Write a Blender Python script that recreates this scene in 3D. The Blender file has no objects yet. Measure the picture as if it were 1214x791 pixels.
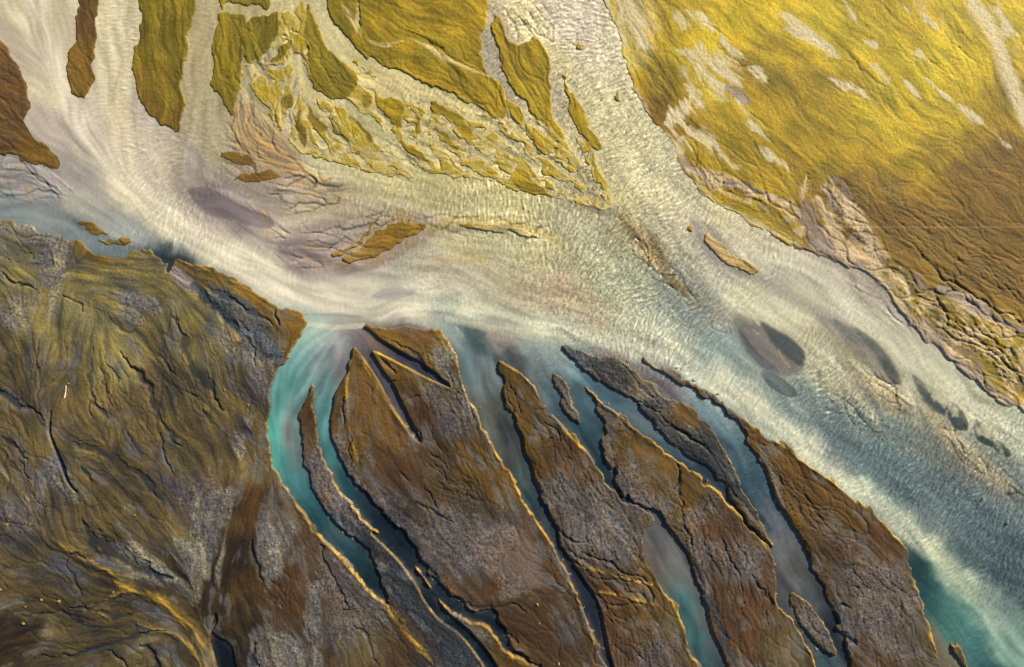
import bpy, math, random
import numpy as np

random.seed(4)
RNG = np.random.default_rng(11)
C = bpy.context.scene.collection
S = 0.2                                   # metres per map unit
X0, X1, Y0, Y1 = -150, 1364, -130, 921    # extent of the detailed survey grid (map units)
NX, NY = X1 - X0 + 1, Y1 - Y0 + 1
f32 = np.float32

# ------------------------------------------------------------------ helpers
def P(s):
    v = np.array([float(t) for t in s.replace(',', ' ').split()], dtype=np.float64)
    return v.reshape(-1, 2)

def spline(p, closed=False, n=5):
    p = np.asarray(p, float)
    if len(p) < 3: return p
    if closed: q = np.vstack([p[-1], p, p[0], p[1]])
    else: q = np.vstack([2*p[0]-p[1], p, 2*p[-1]-p[-2]])
    out = []
    for i in range(1, len(q)-2):
        a, b, c, d = q[i-1], q[i], q[i+1], q[i+2]
        for t in np.arange(n)/n:
            out.append(0.5*((2*b) + (c-a)*t + (2*a-5*b+4*c-d)*t*t + (3*b-a-3*c+d)*t**3))
    if not closed: out.append(p[-1])
    return np.array(out)

def fill(p, smooth=True):
    p = P(p) if isinstance(p, str) else p
    if smooth: p = spline(p, True, 5)
    D = np.zeros((NY, NX+1), np.int32)
    x = p[:, 0]-X0; y = p[:, 1]-Y0
    for i in range(len(p)):
        j = (i+1) % len(p)
        ya, yb, xa, xb = y[i], y[j], x[i], x[j]
        if ya == yb: continue
        if ya > yb: ya, yb, xa, xb = yb, ya, xb, xa
        r = np.arange(max(0, math.ceil(ya)), min(NY, math.ceil(yb)))
        if len(r) == 0: continue
        xc = xa + (r-ya)*(xb-xa)/(yb-ya)
        cidx = np.clip(np.ceil(xc), 0, NX).astype(int)
        np.add.at(D, (r, cidx), 1)
    return (np.cumsum(D, 1)[:, :NX] % 2).astype(bool)

def stroke_dist(pts, w):
    """distance to a polyline divided by its local half width, and the signed side; inf far away"""
    pts = P(pts) if isinstance(pts, str) else np.asarray(pts, float)
    k = len(pts)
    w = np.full(k, float(w)) if np.isscalar(w) else np.interp(np.linspace(0, 1, k), np.linspace(0, 1, len(w)), w)
    sp = spline(np.column_stack([pts, w]), False, 4)
    out = np.full((NY, NX), 9.0, f32)
    for i in range(len(sp)-1):
        (xa, ya, wa), (xb, yb, wb) = sp[i], sp[i+1]
        m = 3.2*max(wa, wb)+2
        i0, i1 = int(max(0, min(xa, xb)-m-X0)), int(min(NX, max(xa, xb)+m-X0+1))
        j0, j1 = int(max(0, min(ya, yb)-m-Y0)), int(min(NY, max(ya, yb)+m-Y0+1))
        if i0 >= i1 or j0 >= j1: continue
        gx = np.arange(i0, i1)+X0; gy = (np.arange(j0, j1)+Y0)[:, None]
        dx, dy = xb-xa, yb-ya
        L = dx*dx+dy*dy+1e-9
        t = np.clip(((gx-xa)*dx+(gy-ya)*dy)/L, 0, 1)
        d = np.hypot(gx-xa-t*dx, gy-ya-t*dy)/np.maximum(wa+(wb-wa)*t, 0.3)
        np.minimum(out[j0:j1, i0:i1], d, out=out[j0:j1, i0:i1])
    return out

_fx = np.fft.rfftfreq(NX+80).astype(f32)[None, :]; _fy = np.fft.fftfreq(NY+80).astype(f32)[:, None]
_f2 = _fx**2+_fy**2
def blur(a, s):
    p = np.pad(a.astype(f32), ((0, 80), (0, 80)), mode='edge')
    p[NY:, :] = p[NY:, :]
    return np.fft.irfft2(np.fft.rfft2(p)*np.exp(-2*np.pi**2*s*s*_f2), s=p.shape)[:NY, :NX].astype(f32)

def norm(a):
    a = a-a.mean(); return (a/(a.std()+1e-9)).astype(f32)
def noise(s):
    return norm(blur(RNG.standard_normal((NY, NX)).astype(f32), s))
def band(s1, s2):
    n = RNG.standard_normal((NY, NX)).astype(f32); return norm(blur(n, s1)-blur(n, s2))
def fractal(s, o=4):
    return norm(sum(noise(max(.7, s/2**k))*(0.55**k) for k in range(o)))
def sstep(a, b, x):
    t = np.clip((x-a)/(b-a), 0, 1); return t*t*(3-2*t)
GX, GY = np.meshgrid(np.arange(X0, X1+1, dtype=f32), np.arange(Y0, Y1+1, dtype=f32))
def sample(a, x, y):
    i = np.clip(x-X0, 0, NX-1.001); j = np.clip(y-Y0, 0, NY-1.001)
    i0 = i.astype(np.int32); j0 = j.astype(np.int32); u = i-i0; v = j-j0
    f = a.ravel(); k = j0*NX+i0
    return f[k]*(1-u)*(1-v)+f[k+1]*u*(1-v)+f[k+NX]*(1-u)*v+f[k+NX+1]*u*v
def lic(a, ux, uy, n, step=1.0):
    """smear a field along the local flow"""
    acc = a.copy(); tot = 1.0
    for sgn in (1, -1):
        x = GX.copy(); y = GY.copy()
        pdx = pdy = None
        for k in range(n):
            i = np.clip(np.rint(x-X0), 0, NX-1).astype(np.int32); j = np.clip(np.rint(y-Y0), 0, NY-1).astype(np.int32)
            q = j*NX+i
            dx = ux.ravel()[q]; dy = uy.ravel()[q]
            if pdx is None: dx, dy = dx*sgn, dy*sgn
            else:
                fl = np.where(dx*pdx+dy*pdy < 0, -1, 1).astype(f32); dx = dx*fl; dy = dy*fl
            pdx, pdy = dx, dy
            x = x+dx*step; y = y+dy*step
            i = np.clip(np.rint(x-X0), 0, NX-1).astype(np.int32); j = np.clip(np.rint(y-Y0), 0, NY-1).astype(np.int32)
            w = 1-k/(n+1.0)
            acc += a.ravel()[j*NX+i]*w; tot += w
    return norm(acc)

# ------------------------------------------------------------------ survey data (map units, y down)
PLAIN = "-160,262 0,262 20,266 45,272 85,284 95,290 105,297 115,301 127,303 143,304 155,298 168,293 180,296 192,307 199,311 208,308 235,314 267,325 300,345 327,362 345,366 365,381 358,401 350,412 340,430 327,447 320,478 318,500 320,530 321,545 330,563 340,578 350,593 374,626 400,653 425,681 438,698 460,716 480,741 500,768 520,791 600,960 -160,960"
SPIT = "370,456 366,463 358,490 356,515 360,543 371,578 380,593 405,626 435,651 448,676 452,694 462,716 480,741 500,768 520,791 600,960 760,960 650,800 604,775 588,757 575,741 550,732 530,720 508,693 500,678 485,664 460,642 438,622 418,596 405,580 390,556 380,533 375,511 374,490 373,458"
MIDBAR = "419,412 413,430 410,445 402,458 395,475 391,500 394,523 405,548 418,568 428,578 440,592 460,616 478,630 486,640 500,663 515,683 538,705 563,723 583,722 598,740 610,770 650,800 760,960 850,960 722,791 712,765 700,740 690,715 678,693 664,662 655,645 638,620 621,593 605,560 583,528 563,485 548,455 540,422 528,400 522,388 500,389 460,389 436,387 428,394"
MUDARM = "403,396 432,389 450,402 475,417 500,431 520,446 535,459 515,451 495,441 470,428 446,416 441,418 455,440 466,455 478,480 490,505 500,524 490,517 478,500 465,480 452,455 436,430 424,414 419,411 414,425 411,440 403,455 394,444"
CENTRAL = "590,425 607,435 632,455 640,473 663,503 688,523 700,540 723,575 740,590 760,600 775,612 765,630 762,645 770,666 785,696 803,726 813,756 828,791 890,960 800,960 725,791 717,765 711,740 705,712 691,692 677,672 665,652 658,625 648,605 639,578 625,540 611,500 600,475 594,455 590,437"
EASTBAR = "690,456 700,462 718,480 740,493 760,513 780,528 795,541 803,545 810,549 838,571 865,599 896,633 917,664 919,695 922,712 937,732 954,760 968,791 1020,960 915,960 863,791 853,763 843,738 833,708 820,676 808,648 790,621 780,608 765,600 742,588 733,575 725,553 716,535 713,520 718,515 715,500 708,482"
WEDGE = "666,410 690,414 705,421 735,424 748,435 762,447 778,455 785,472 800,474 813,479 835,497 855,522 868,550 878,578 895,605 912,636 918,655 905,640 885,615 865,590 850,565 825,545 800,527 783,513 763,490 748,473 720,458 693,440 675,423"
BIGBAR = "853,478 875,490 903,510 935,530 960,553 998,578 1018,593 1045,618 1070,644 1080,668 1090,701 1098,733 1105,753 1110,778 1113,791 1150,960 1050,960 1006,791 1002,760 992,739 982,712 968,684 947,640 927,602 906,558 886,520 870,500 858,488"
NORTHEAST = "700,-160 715,0 719,15 733,40 740,63 748,93 760,120 785,150 800,175 805,193 820,218 840,238 863,250 883,263 904,273 935,290 970,304 985,310 1005,315 1030,328 1060,360 1085,393 1110,415 1135,438 1160,458 1185,475 1214,491 1400,585 1400,-160"
WEST = "-160,-60 -20,20 0,44 15,65 30,88 35,113 39,128 30,140 38,160 55,175 72,190 70,200 50,198 25,192 0,186 -160,200"
ISLANDS = [  # (outline, kind, bank height)
 ("96,-160 117,-160 115,0 116,20 114,50 113,83 110,103 98,118 83,105 78,93 80,68 88,45 90,20 94,0", 'a'),
 ("165,-160 240,-160 234,0 230,18 225,45 220,68 215,95 220,120 218,140 212,161 198,153 185,143 170,125 162,108 158,75 159,58 165,38 166,13", 'b'),
 ("258,15 275,17 293,20 285,43 288,65 289,80 285,100 280,125 273,139 265,128 253,105 250,83 253,50 257,30", 'c'),
 ("258,-160 330,-160 322,0 305,6 285,7 270,4 260,0", 'd'),
 ("298,23 318,19 331,16 334,31 332,42 318,56 303,72 293,70 286,60 286,40", 'e'),
 ("343,48 345,58 338,67 318,75 328,59", 'f'),
 ("364,5 372,16 380,33 390,55 408,73 425,90 423,103 410,118 395,115 378,110 370,103 368,78 364,45", 'g'),
 ("383,-160 425,-160 423,0 423,25 431,48 439,68 430,68 418,50 400,30 388,10", 'h'),
 ("427,-160 580,-160 578,0 580,15 578,33 572,43 572,65 578,85 596,105 599,138 575,130 538,115 513,103 485,90 460,80 437,68 427,40", 'i'),
 ("585,28 595,25 600,46 612,52 633,43 648,55 653,75 651,100 654,130 669,161 650,150 625,125 608,105 600,93 590,70 586,50", 'j'),
 ("666,83 675,100 688,123 700,150 713,172 708,181 693,165 678,140 672,108", 'k'),
 ("443,106 455,114 478,122 478,140 475,152 462,145 450,132 445,120", 'l'),
 ("475,160 490,172 510,195 500,192 482,182", 'm'),
 ("416,137 428,145 440,158 445,168 435,165 425,152", 'n'),
 ("427,113 433,110 441,120 436,128 428,122", 'o'),
 ("488,133 497,142 500,152 493,155 490,145", 'p'),
 ("510,121 530,127 545,137 552,150 545,152 528,140 513,135", 'q'),
 ("333,115 345,112 347,125 338,130", 'r'),
 ("355,125 358,140 366,165 361,172 353,155", 's'),
 ("366,125 380,145 388,155 378,158 368,145", 't'),
 ("388,137 400,150 410,165 405,165 395,152", 'u'),
 ("607,207 620,200 632,210 652,233 635,232 613,224", 'v'),
 ("600,115 610,122 622,140 617,147 605,135", 'w'),
 ("625,150 640,165 651,180 640,178 630,165", 'x'),
 ("517,150 530,163 546,176 538,178 524,166", 'y'),
 ("540,135 556,150 562,170 552,163 544,150", 'z'),
]

land_polys = [PLAIN, SPIT, MIDBAR, CENTRAL, EASTBAR, WEDGE, BIGBAR, NORTHEAST, WEST]
land = np.zeros((NY, NX), bool)
label = np.zeros((NY, NX), np.int16)       # which piece of land
names = {0: 'riverbed'}
def add_land(poly, idn):
    m = fill(poly); land[m] = True; label[m] = idn
for k, p in enumerate(land_polys): add_land(p, k+1)
for k, (p, n) in enumerate(ISLANDS): add_land(p, 20+k)
EXTRA = [  # small bars in the water
 "93,264 105,262 118,268 131,276 120,279 105,276", "112,284 130,282 145,280 156,285 150,291 135,290 120,289",
 "655,442 664,445 672,458 680,480 688,500 684,506 672,490 662,470 656,455",
 "935,707 946,705 968,726 985,750 992,774 982,774 961,756 941,726",
 "1128,762 1138,770 1150,790 1140,788 1131,776",
 "820,264 824,271 821,276 817,273",
 "833,274 850,284 870,299 890,312 901,322 890,327 872,316 855,305 840,291",
 "746,88 748,68 755,57 770,66 790,80 800,95 799,125 797,140 788,150 774,146 762,126 751,106",
 "684,42 689,46 691,57 686,55", "732,104 735,112 736,122 730,116",
 "1055,321 1070,335 1083,352 1078,361 1065,349 1057,335",
]
for k, p in enumerate(EXTRA): add_land(p, 60+k)
# long bars of sand awash in the middle of the braid
BARS = [
 "405,306 420,297 435,287 450,274 465,264 480,261 500,262 508,266 500,275 480,285 460,297 440,306 425,311 410,313",
 "390,303 410,291 430,279 447,264 452,263 436,281 415,296 398,306",
 "540,267 560,263 590,266 620,273 645,283 620,280 590,274 560,273",
 "262,178 278,180 292,186 302,196 280,193 265,187", "280,209 300,204 320,203 334,210 312,217 288,215",
]
for k, p in enumerate(BARS): add_land(p, 80+k)
spit_d = stroke_dist("765,424 785,438 810,452 832,463 853,480", [2, 4, 4, 4, 3])
land |= spit_d < 1; label[(spit_d < 1) & (label == 0)] = 95

# a braided delta of small moss patches between the northern arms
flowdelta = (GX*0.62+GY*0.78, -GX*0.78+GY*0.62)
DELTA = fill("286,70 300,55 320,20 350,10 362,0 372,40 380,75 412,80 425,70 450,92 480,104 520,118 560,132 600,130 640,140 668,155 700,175 728,244 700,246 660,236 600,224 560,214 520,208 470,212 430,204 390,190 360,184 330,150 304,112 290,95")

# ---- flow guides
GUIDES = ["40,-100 60,0 75,60 100,120 140,190 200,250 280,300 350,350 430,370 520,370 620,385 720,405 800,430 880,480 960,530 1050,610 1120,690 1180,760 1300,900",
 "140,-100 140,0 142,80 140,140 170,200 230,260", "245,-90 240,30 232,90 240,150 225,200 240,260 300,300", "350,-80 350,40 350,100 345,150 400,200 470,235 560,240 640,250 720,280 780,340 840,400 920,470 1010,540 1100,610 1214,690",
 "380,0 420,65 470,90 520,115 560,140 620,180 700,230", "355,110 400,150 470,200 540,225", "640,-80 670,10 690,80 720,150 760,220 820,290 880,340 950,400 1040,460 1130,520 1240,600",
 "700,-60 710,40 735,110 780,180 860,270 950,310 1040,370 1130,450 1240,530", "660,90 690,160 720,220", "590,60 620,120 670,190 715,235",
 "800,-60 900,20 1000,100 1100,180 1230,290", "850,60 950,160 1050,250 1214,350", "950,-60 1050,40 1150,130 1280,250", "1100,-60 1170,40 1214,130 1290,250", "760,40 820,120 900,200 980,280 1060,340 1140,400 1260,490",
 "900,160 1000,240 1100,300 1240,390",
 "-60,90 0,130 40,170 80,190", "-80,60 0,90 35,110", "-60,230 40,235 90,255 150,285", "-60,170 30,178 60,190",
 "430,10 500,40 570,80 600,130", "440,60 520,85 590,130", "420,-60 480,10 560,50", "590,50 610,90 660,155", "170,-60 185,60 212,155", "100,-60 98,110", "262,20 270,130", "310,10 300,70", "370,30 385,80 410,110",
 "280,130 285,160 305,180 340,190 400,215", "300,120 330,160 360,190 420,220", "262,190 300,212 360,232 420,240", "222,225 260,240 320,265 370,300", "330,290 370,290 420,285 480,265 540,262 640,280",
 "390,390 345,440 335,500 340,560 380,620 430,670 500,740 570,830", "372,460 362,510 375,560 400,600 450,650 510,710 580,760 640,840", "415,430 395,480 400,530 440,590 500,670 560,720 620,760",
 "425,420 430,470 440,520 470,580 520,640 580,700 640,780 700,860", "445,420 480,470 520,540 570,600 620,670 680,750 740,850", "530,395 545,440 570,500 610,570 650,640 700,720 740,810", "460,395 500,410 530,450 560,500 600,570",
 "600,430 630,480 660,540 690,600 720,660 760,730 800,830", "630,415 660,480 700,545 740,600 780,680 820,760 860,850", "680,430 740,485 790,530 840,570 890,640 930,700 980,800", "700,480 740,540 770,600 820,680 860,780", "800,455 850,510 890,580 930,650 980,730 1020,830", "800,550 830,620 870,700 910,790 940,880",
 "870,495 930,560 980,620 1040,680 1080,760", "900,540 950,620 1000,700 1060,800", "1075,650 1110,700 1160,770 1240,880",
 # the grey-green plain in the south-west
 "0,290 60,320 120,330 190,330 240,360 290,420", "85,290 70,330 60,380", "140,320 200,345 260,390 300,450 310,500", "140,385 165,395 185,418 205,445 225,475 245,510 265,560", "212,380 220,415 240,450 262,485 280,520", "110,413 108,440 110,470 130,497 140,540 160,560", "145,418 165,445 180,480 200,515 215,525 235,570", "108,380 105,410 85,435 60,470 58,520 75,555 100,610 125,645 170,675 220,700",
 "90,525 130,538 160,555 190,590 230,640", "0,462 28,480 60,515", "0,515 25,535 45,580 60,640", "10,400 25,430 30,480", "60,400 50,440 40,470", "0,600 40,640 90,670 130,690 170,705 225,740 250,800", "0,740 60,730 130,735 200,748 240,790", "0,690 60,700 100,722 150,705", "0,800 60,780 130,765 190,748", "240,600 250,660 256,720 270,800 280,880", "290,560 285,620 270,690 280,790", "315,560 325,640 340,720 380,800 400,880", "300,600 305,680 320,740", "350,610 380,680 420,740 480,830", "-80,480 0,500", "-80,640 0,650", "190,330 230,395 250,470"]
pts = []; tan = []
for g in GUIDES:
    q = spline(P(g), False, 6); d = np.diff(q, axis=0); a = np.arctan2(d[:, 1], d[:, 0])
    pts.append((q[:-1]+q[1:])/2); tan.append(a)
pts = np.vstack(pts).astype(f32); tan = np.concatenate(tan)
st = 8
cx = np.arange(X0, X1+st, st, dtype=f32); cy = np.arange(Y0, Y1+st, st, dtype=f32)
cc = np.zeros((len(cy), len(cx)), f32); ss = cc.copy(); c1 = cc.copy(); s1 = cc.copy()
for j, yy in enumerate(cy):
    d2 = (cx[:, None]-pts[None, :, 0])**2+(yy-pts[None, :, 1])**2+30
    w = d2**-1.6
    cc[j] = (w*np.cos(2*tan)).sum(1)/w.sum(1); ss[j] = (w*np.sin(2*tan)).sum(1)/w.sum(1)
    c1[j] = (w*np.cos(tan)).sum(1)/w.sum(1); s1[j] = (w*np.sin(tan)).sum(1)/w.sum(1)
def up(a):
    x = (GX-X0)/st; y = (GY-Y0)/st; i = np.minimum(x.astype(int), a.shape[1]-2); j = np.minimum(y.astype(int), a.shape[0]-2); u = x-i; v = y-j
    return (a[j, i]*(1-u)*(1-v)+a[j, i+1]*u*(1-v)+a[j+1, i]*(1-u)*v+a[j+1, i+1]*u*v).astype(f32)
ang = 0.5*np.arctan2(up(ss), up(cc))+0.16*noise(14)+0.12*noise(6)
ux, uy = np.cos(ang).astype(f32), np.sin(ang).astype(f32)
sg = np.where(ux*up(c1)+uy*up(s1) < 0, -1, 1).astype(f32)
dux, duy = ux*sg, uy*sg                       # downstream direction

def drain(h, rounds=3, n=260000, steps=60, k=1.4, cut=.45):
    """runoff: many drops follow the slope and the general fall, and cut the rills they gather in"""
    for r in range(rounds):
        hs = blur(h, 1.2)
        gy_, gx_ = np.gradient(hs)
        vx = (dux-k*gx_/ (gx_.std()+1e-9)*.7).astype(f32).ravel(); vy = (duy-k*gy_/(gy_.std()+1e-9)*.7).astype(f32).ravel()
        x = (RNG.random(n)*(NX-3)+1).astype(f32); y = (RNG.random(n)*(NY-3)+1).astype(f32)
        px = np.zeros(n, f32); py = np.zeros(n, f32); acc = np.zeros(NX*NY, f32)
        for t in range(steps):
            q = np.rint(y).astype(np.int32)*NX+np.rint(x).astype(np.int32)
            if t > 8: acc += np.bincount(q, minlength=NX*NY)
            px = .55*px+vx[q]; py = .55*py+vy[q]; m = np.sqrt(px*px+py*py)+1e-6
            x = np.clip(x+px/m*1.15, 0, NX-1); y = np.clip(y+py/m*1.15, 0, NY-1)
        A = np.log1p(acc.reshape(NY, NX))
        h = norm(h)-cut*norm(blur(A, .8))
    A = blur(A, .55)
    return norm(A-blur(A, 12))
rill = drain(.6*fractal(22, 4)+.5*fractal(7, 3), k=.62, steps=80)
rill2 = drain(.5*fractal(50, 4)+.5*fractal(14, 3), rounds=3, n=160000, steps=130, k=.6, cut=.6)

st_c = lic(noise(3.0), ux, uy, 26, 1.5)      # broad flow streaks
st_l = lic(noise(5.0), ux, uy, 34, 2.0)     # long folds
st_m = lic(noise(1.5), ux, uy, 20, 1.3)      # rills
st_f = lic(noise(0.7), ux, uy, 10, 1.2)      # hair-fine streaks
cross = lic(band(0.8, 1.6), -uy, ux, 3, 1.0) # ripple crests lie across the flow
cross2 = norm(np.exp(.6*lic(band(1.2, 2.4), -uy, ux, 4, 1.1)))

# delta patches: streaky threshold
dp = norm(st_c*0.7+st_m*0.5+fractal(9)*0.9)
DCH = [("352,70 352,100 350,112 345,130 342,152 338,165", [6, 6, 4, 3, 4, 3]), ("353,105 365,125 372,150 378,165 395,185", 2.2), ("358,80 366,112 380,132 400,160 420,185 440,200", [4, 4, 3.5, 3, 3, 2]), ("372,112 405,122 432,142 455,165 475,190 500,205", [2, 4, 6, 7, 6, 4]), ("410,80 440,98 470,108 500,118 540,132 575,142", [9, 9, 8, 8, 6, 3]), ("500,112 508,130 505,150 498,165 508,182 522,198", [4, 4, 4, 4, 4, 2]), ("508,120 520,135 545,165 580,195 605,214", [2, 2, 1.6, 1.6, 1]), ("440,108 446,125 460,150 470,168 490,195", [2, 2, 3, 4, 3]), ("560,135 590,155 620,185 650,210 690,232", [2, 2.5, 2, 2.5, 2]), ("600,138 620,160 660,195 690,215 715,240", [3, 2.5, 2, 2, 2]), ("575,0 573,40 580,80 600,110 625,140 650,165", [3, 4, 5, 4, 3, 2]), ("658,60 655,100 665,135 690,190 712,228", [5, 5, 5, 4, 2]), ("320,70 300,80 290,100 283,130 280,160 290,185", [3, 3.5, 4, 4, 4, 3]), ("340,50 320,66 303,80", 2.5), ("346,72 325,80 305,84", 2.2), ("300,130 325,160 345,185 380,205", [4, 6, 8, 8]), ("520,175 560,205 600,222", 1.6), ("560,180 600,205 640,222 680,240", 1.8), ("480,150 500,190", 3)]
dch = np.zeros((NY, NX), bool)
for p, w in DCH: dch |= stroke_dist(p, w) < 1
SAND = DELTA & ~dch & ~land & (fractal(3.5)+.5*st_c+.4*st_m > -1.05)
SANDF = np.zeros((NY, NX), f32)
patch = SAND & (norm(-rill2*.4-rill*.4+fractal(5)*.8+.5*st_c+.3*st_m)+.35*sstep(560, 640, GX)+.7*sstep(150, 90, GY) > -.05)
label[SAND] = 97; label[patch] = 98; land |= SAND

# natural, slightly ragged shores
wx = (1.3*noise(5)+0.7*noise(2)+0.5*st_m).astype(f32); wy = (1.3*noise(5)+0.7*noise(2)-0.5*st_m).astype(f32)
ii = np.clip(np.rint(GX+wx-X0), 0, NX-1).astype(int); jj = np.clip(np.rint(GY+wy-Y0), 0, NY-1).astype(int)
land = land[jj, ii]; label = label[jj, ii]; patch = patch[jj, ii]; SAND = SAND[jj, ii]

# ------------------------------------------------------------------ water bodies cut into the land
mud = fill(MUDARM)
pool_black = fill("256,727 259,735 253,748 262,755 275,765 281,791 300,870 270,870 258,791 250,755")
cuts = [  # small waterways inside the land: points, half widths
 ("664,652 675,668 690,690 704,712 711,735 717,765 724,791 760,900", [4, 3.5, 3.5, 3.5, 3, 3, 3, 3]),
 ("683,680 688,705 698,733 710,760", 2.2),
 ("443,631 475,659 500,692 508,706 525,728 550,748 575,778 600,820", [2, 4, 5, 6, 6, 5, 6, 6]),
 ("206,304 202,314 199,322", [2.2, 2.5, 2.0]),
 ("62,486 60,512 68,535 75,552 82,572 92,584", [.8, 1.4, 1.8, 2, 1.6, .8]),
]
cutm = pool_black.copy()
for p, w in cuts: cutm |= stroke_dist(p, w) < 1
land &= ~cutm; land &= ~mud

# ------------------------------------------------------------------ relief
def soft0(m, s): return blur(m.astype(f32), s)
Lf = land.astype(f32)
bk = 0.92*blur(Lf, 1.1)+0.08*blur(Lf, 4)
softshore = np.clip(1.1*soft0(fill('690,-100 715,0 740,63 760,120 805,193 863,250 904,273 960,290 1010,300 1060,345 1120,410 1214,480 1300,540 1300,580 1214,520 1120,440 1050,375 1000,330 940,315 860,275 800,240 770,180 740,120 720,70 700,20 680,-100'), 5), 0, 1)
softshore = np.maximum(softshore, .8*soft0(fill('-60,30 5,30 45,90 50,130 90,195 70,215 -60,215'), 4)*(GX > 20))
bk = bk*(1-softshore)+softshore*(.75*blur(Lf, 4)+.25*blur(Lf, 1.5)+.10*st_m*blur(Lf, 4)*(1-blur(Lf, 4))*4)

def zone(pts_val, p=1.7, d0=900):
    a = np.array(pts_val, float)
    num = np.zeros((len(cy), len(cx)), f32); den = num.copy()
    for x, y, v in a:
        w = ((cx[None, :]-x)**2+(cy[:, None]-y)**2+d0)**-p
        num += w*v; den += w
    return up(num/den)
amp = zone([(1000,40,.25),(1150,150,.35),(900,130,.25),(960,60,.25),(1000,190,.3),(1100,280,.6),(1170,380,.9),(850,230,.9),(480,50,.5),(620,100,.8),(190,80,.5),(270,80,.8),(100,60,.6),(10,120,.8),
  (60,330,.6),(180,330,.6),(120,450,1.0),(200,450,1.3),(60,560,1.2),(260,560,.6),(60,680,1.1),(150,740,1.2),(250,650,.5),(340,680,.9),(420,730,.9),(450,470,.5),(540,480,1.1),(540,600,.5),(560,680,.4),(650,530,1.2),(700,640,1.1),(720,720,1.2),(760,560,.4),(800,600,.7),(850,680,.7),(960,600,1.0),(1040,700,.7),(290,330,.6)])
bankH = zone([(100,60,.35),(200,80,.4),(300,60,.35),(400,60,.45),(520,60,.6),(630,110,.45),(560,170,.18),(450,150,.25),(380,140,.2),(690,140,.3),(780,100,.35),(900,200,.35),(1060,320,.4),(1180,440,.5),(480,280,.22),(860,300,.3),(10,120,.4),(120,280,.25),(300,210,.12),
  (60,350,.45),(250,340,.45),(340,500,.6),(350,600,.7),(440,480,1.0),(480,640,1.0),(540,420,1.0),(600,560,1.1),(650,520,1.0),(720,560,.9),(760,700,.9),(740,450,.55),(850,520,.6),(830,620,.9),(940,600,1.0),(1000,740,1.0),(1100,740,.7),(430,660,.8),(550,740,.9),(664,470,.5),(960,720,.5)], 1.7, 300)
bankH = np.where(SAND, .05, bankH*np.where(GY < 270, .5, .72))
bankH = bankH*(1-.75*soft0(fill('690,-100 715,0 740,63 760,120 805,193 863,250 904,273 960,290 1010,300 1060,345 1120,410 1214,480 1300,540 1300,520 1214,455 1130,395 1090,350 1040,300 980,270 920,262 870,240 830,205 800,150 770,120 755,63 735,0 725,-100'), 5))
H = np.where(bk > .5, sstep(.5, .95, bk)*bankH, (bk-.5)*1.4).astype(f32)
H += np.clip(blur(Lf, 14)-.6, 0, 1)*0.45*bankH*Lf
H += .07*soft0(patch, .9)*SAND-.03*np.clip(rill, 0, 3)*SAND
rid = -np.abs(st_m)*0.6-np.abs(st_c)*0.8
inl = sstep(.45, .95, bk)
rl = np.clip(rill, -1, 3.2); rl2 = np.clip(rill2, -1, 3.4)
swz = np.where(GX < 330, 1.0, .6)*sstep(280, 360, GY)
rel = -(0.026+.004*swz)*rl-(0.034+.010*swz)*rl2+(0.016+.010*swz)*st_m+0.012*st_f+0.018*norm(rid)+.02*st_c
H += rel*amp*inl*np.where(GX > 700, 1, 1-.38*sstep(300, 380, GY))
H += (.05*swz*(st_l-.6*np.abs(st_l))+.03*swz*st_c+.055*swz*fractal(20, 3))*sstep(.7, 1, bk)*np.where(GX < 330, 1.0, .5)
lump = np.where(GX > 700, 1-.75*sstep(430, 330, GY), 1.0)*.8
H += .10*norm(blur(np.abs(fractal(26, 2)), 2))*swz*sstep(.6, 1, blur(Lf, 6))*np.where(GX < 330, 1, .35)
H += (0.16*fractal(30, 3)+0.05*fractal(8, 3))*sstep(.6, 1, blur(Lf, 6))*lump
H += 0.019*norm(RNG.standard_normal((NY, NX)).astype(f32)+.8*noise(.9))*inl

floor_dark = np.zeros((NY, NX), f32)       # wet floors of rills, with the shade in them painted dark
gwx, gwy, gwn = 1.6*noise(6)+.8*noise(2.5), 1.6*noise(6)+.8*noise(2.5), np.clip(fractal(5, 3), -1.6, 1.1)
def groove(p, w, d, wet=1.0, lev=0.35):
    global H, floor_dark
    w = np.atleast_1d(np.asarray(w, float))
    w = np.interp(np.linspace(0, 1, 13), np.linspace(0, 1, max(2, len(w))), w if len(w) > 1 else np.repeat(w, 2))*np.minimum(1, .25+4*np.minimum(np.linspace(0, 1, 13), 1-np.linspace(0, 1, 13)))*.78
    q = stroke_dist(p, w)
    sel = q < 8
    jj_, ii_ = np.nonzero(sel)
    if len(jj_) == 0: return
    a, b, c, e = jj_.min(), jj_.max()+1, ii_.min(), ii_.max()+1
    qs = q[a:b, c:e]
    J = np.clip((np.arange(a, b)[:, None]+gwy[a:b, c:e]).astype(int)-a, 0, b-a-1); I = np.clip((np.arange(c, e)[None, :]+gwx[a:b, c:e]).astype(int)-c, 0, e-c-1)
    qs = qs[J, I]*(1+.35*gwn[a:b, c:e])
    H[a:b, c:e] -= d*np.exp(-qs**2*1.3)
    floor_dark[a:b, c:e] = np.maximum(floor_dark[a:b, c:e], wet*np.exp(-(qs/0.8)**4))
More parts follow.
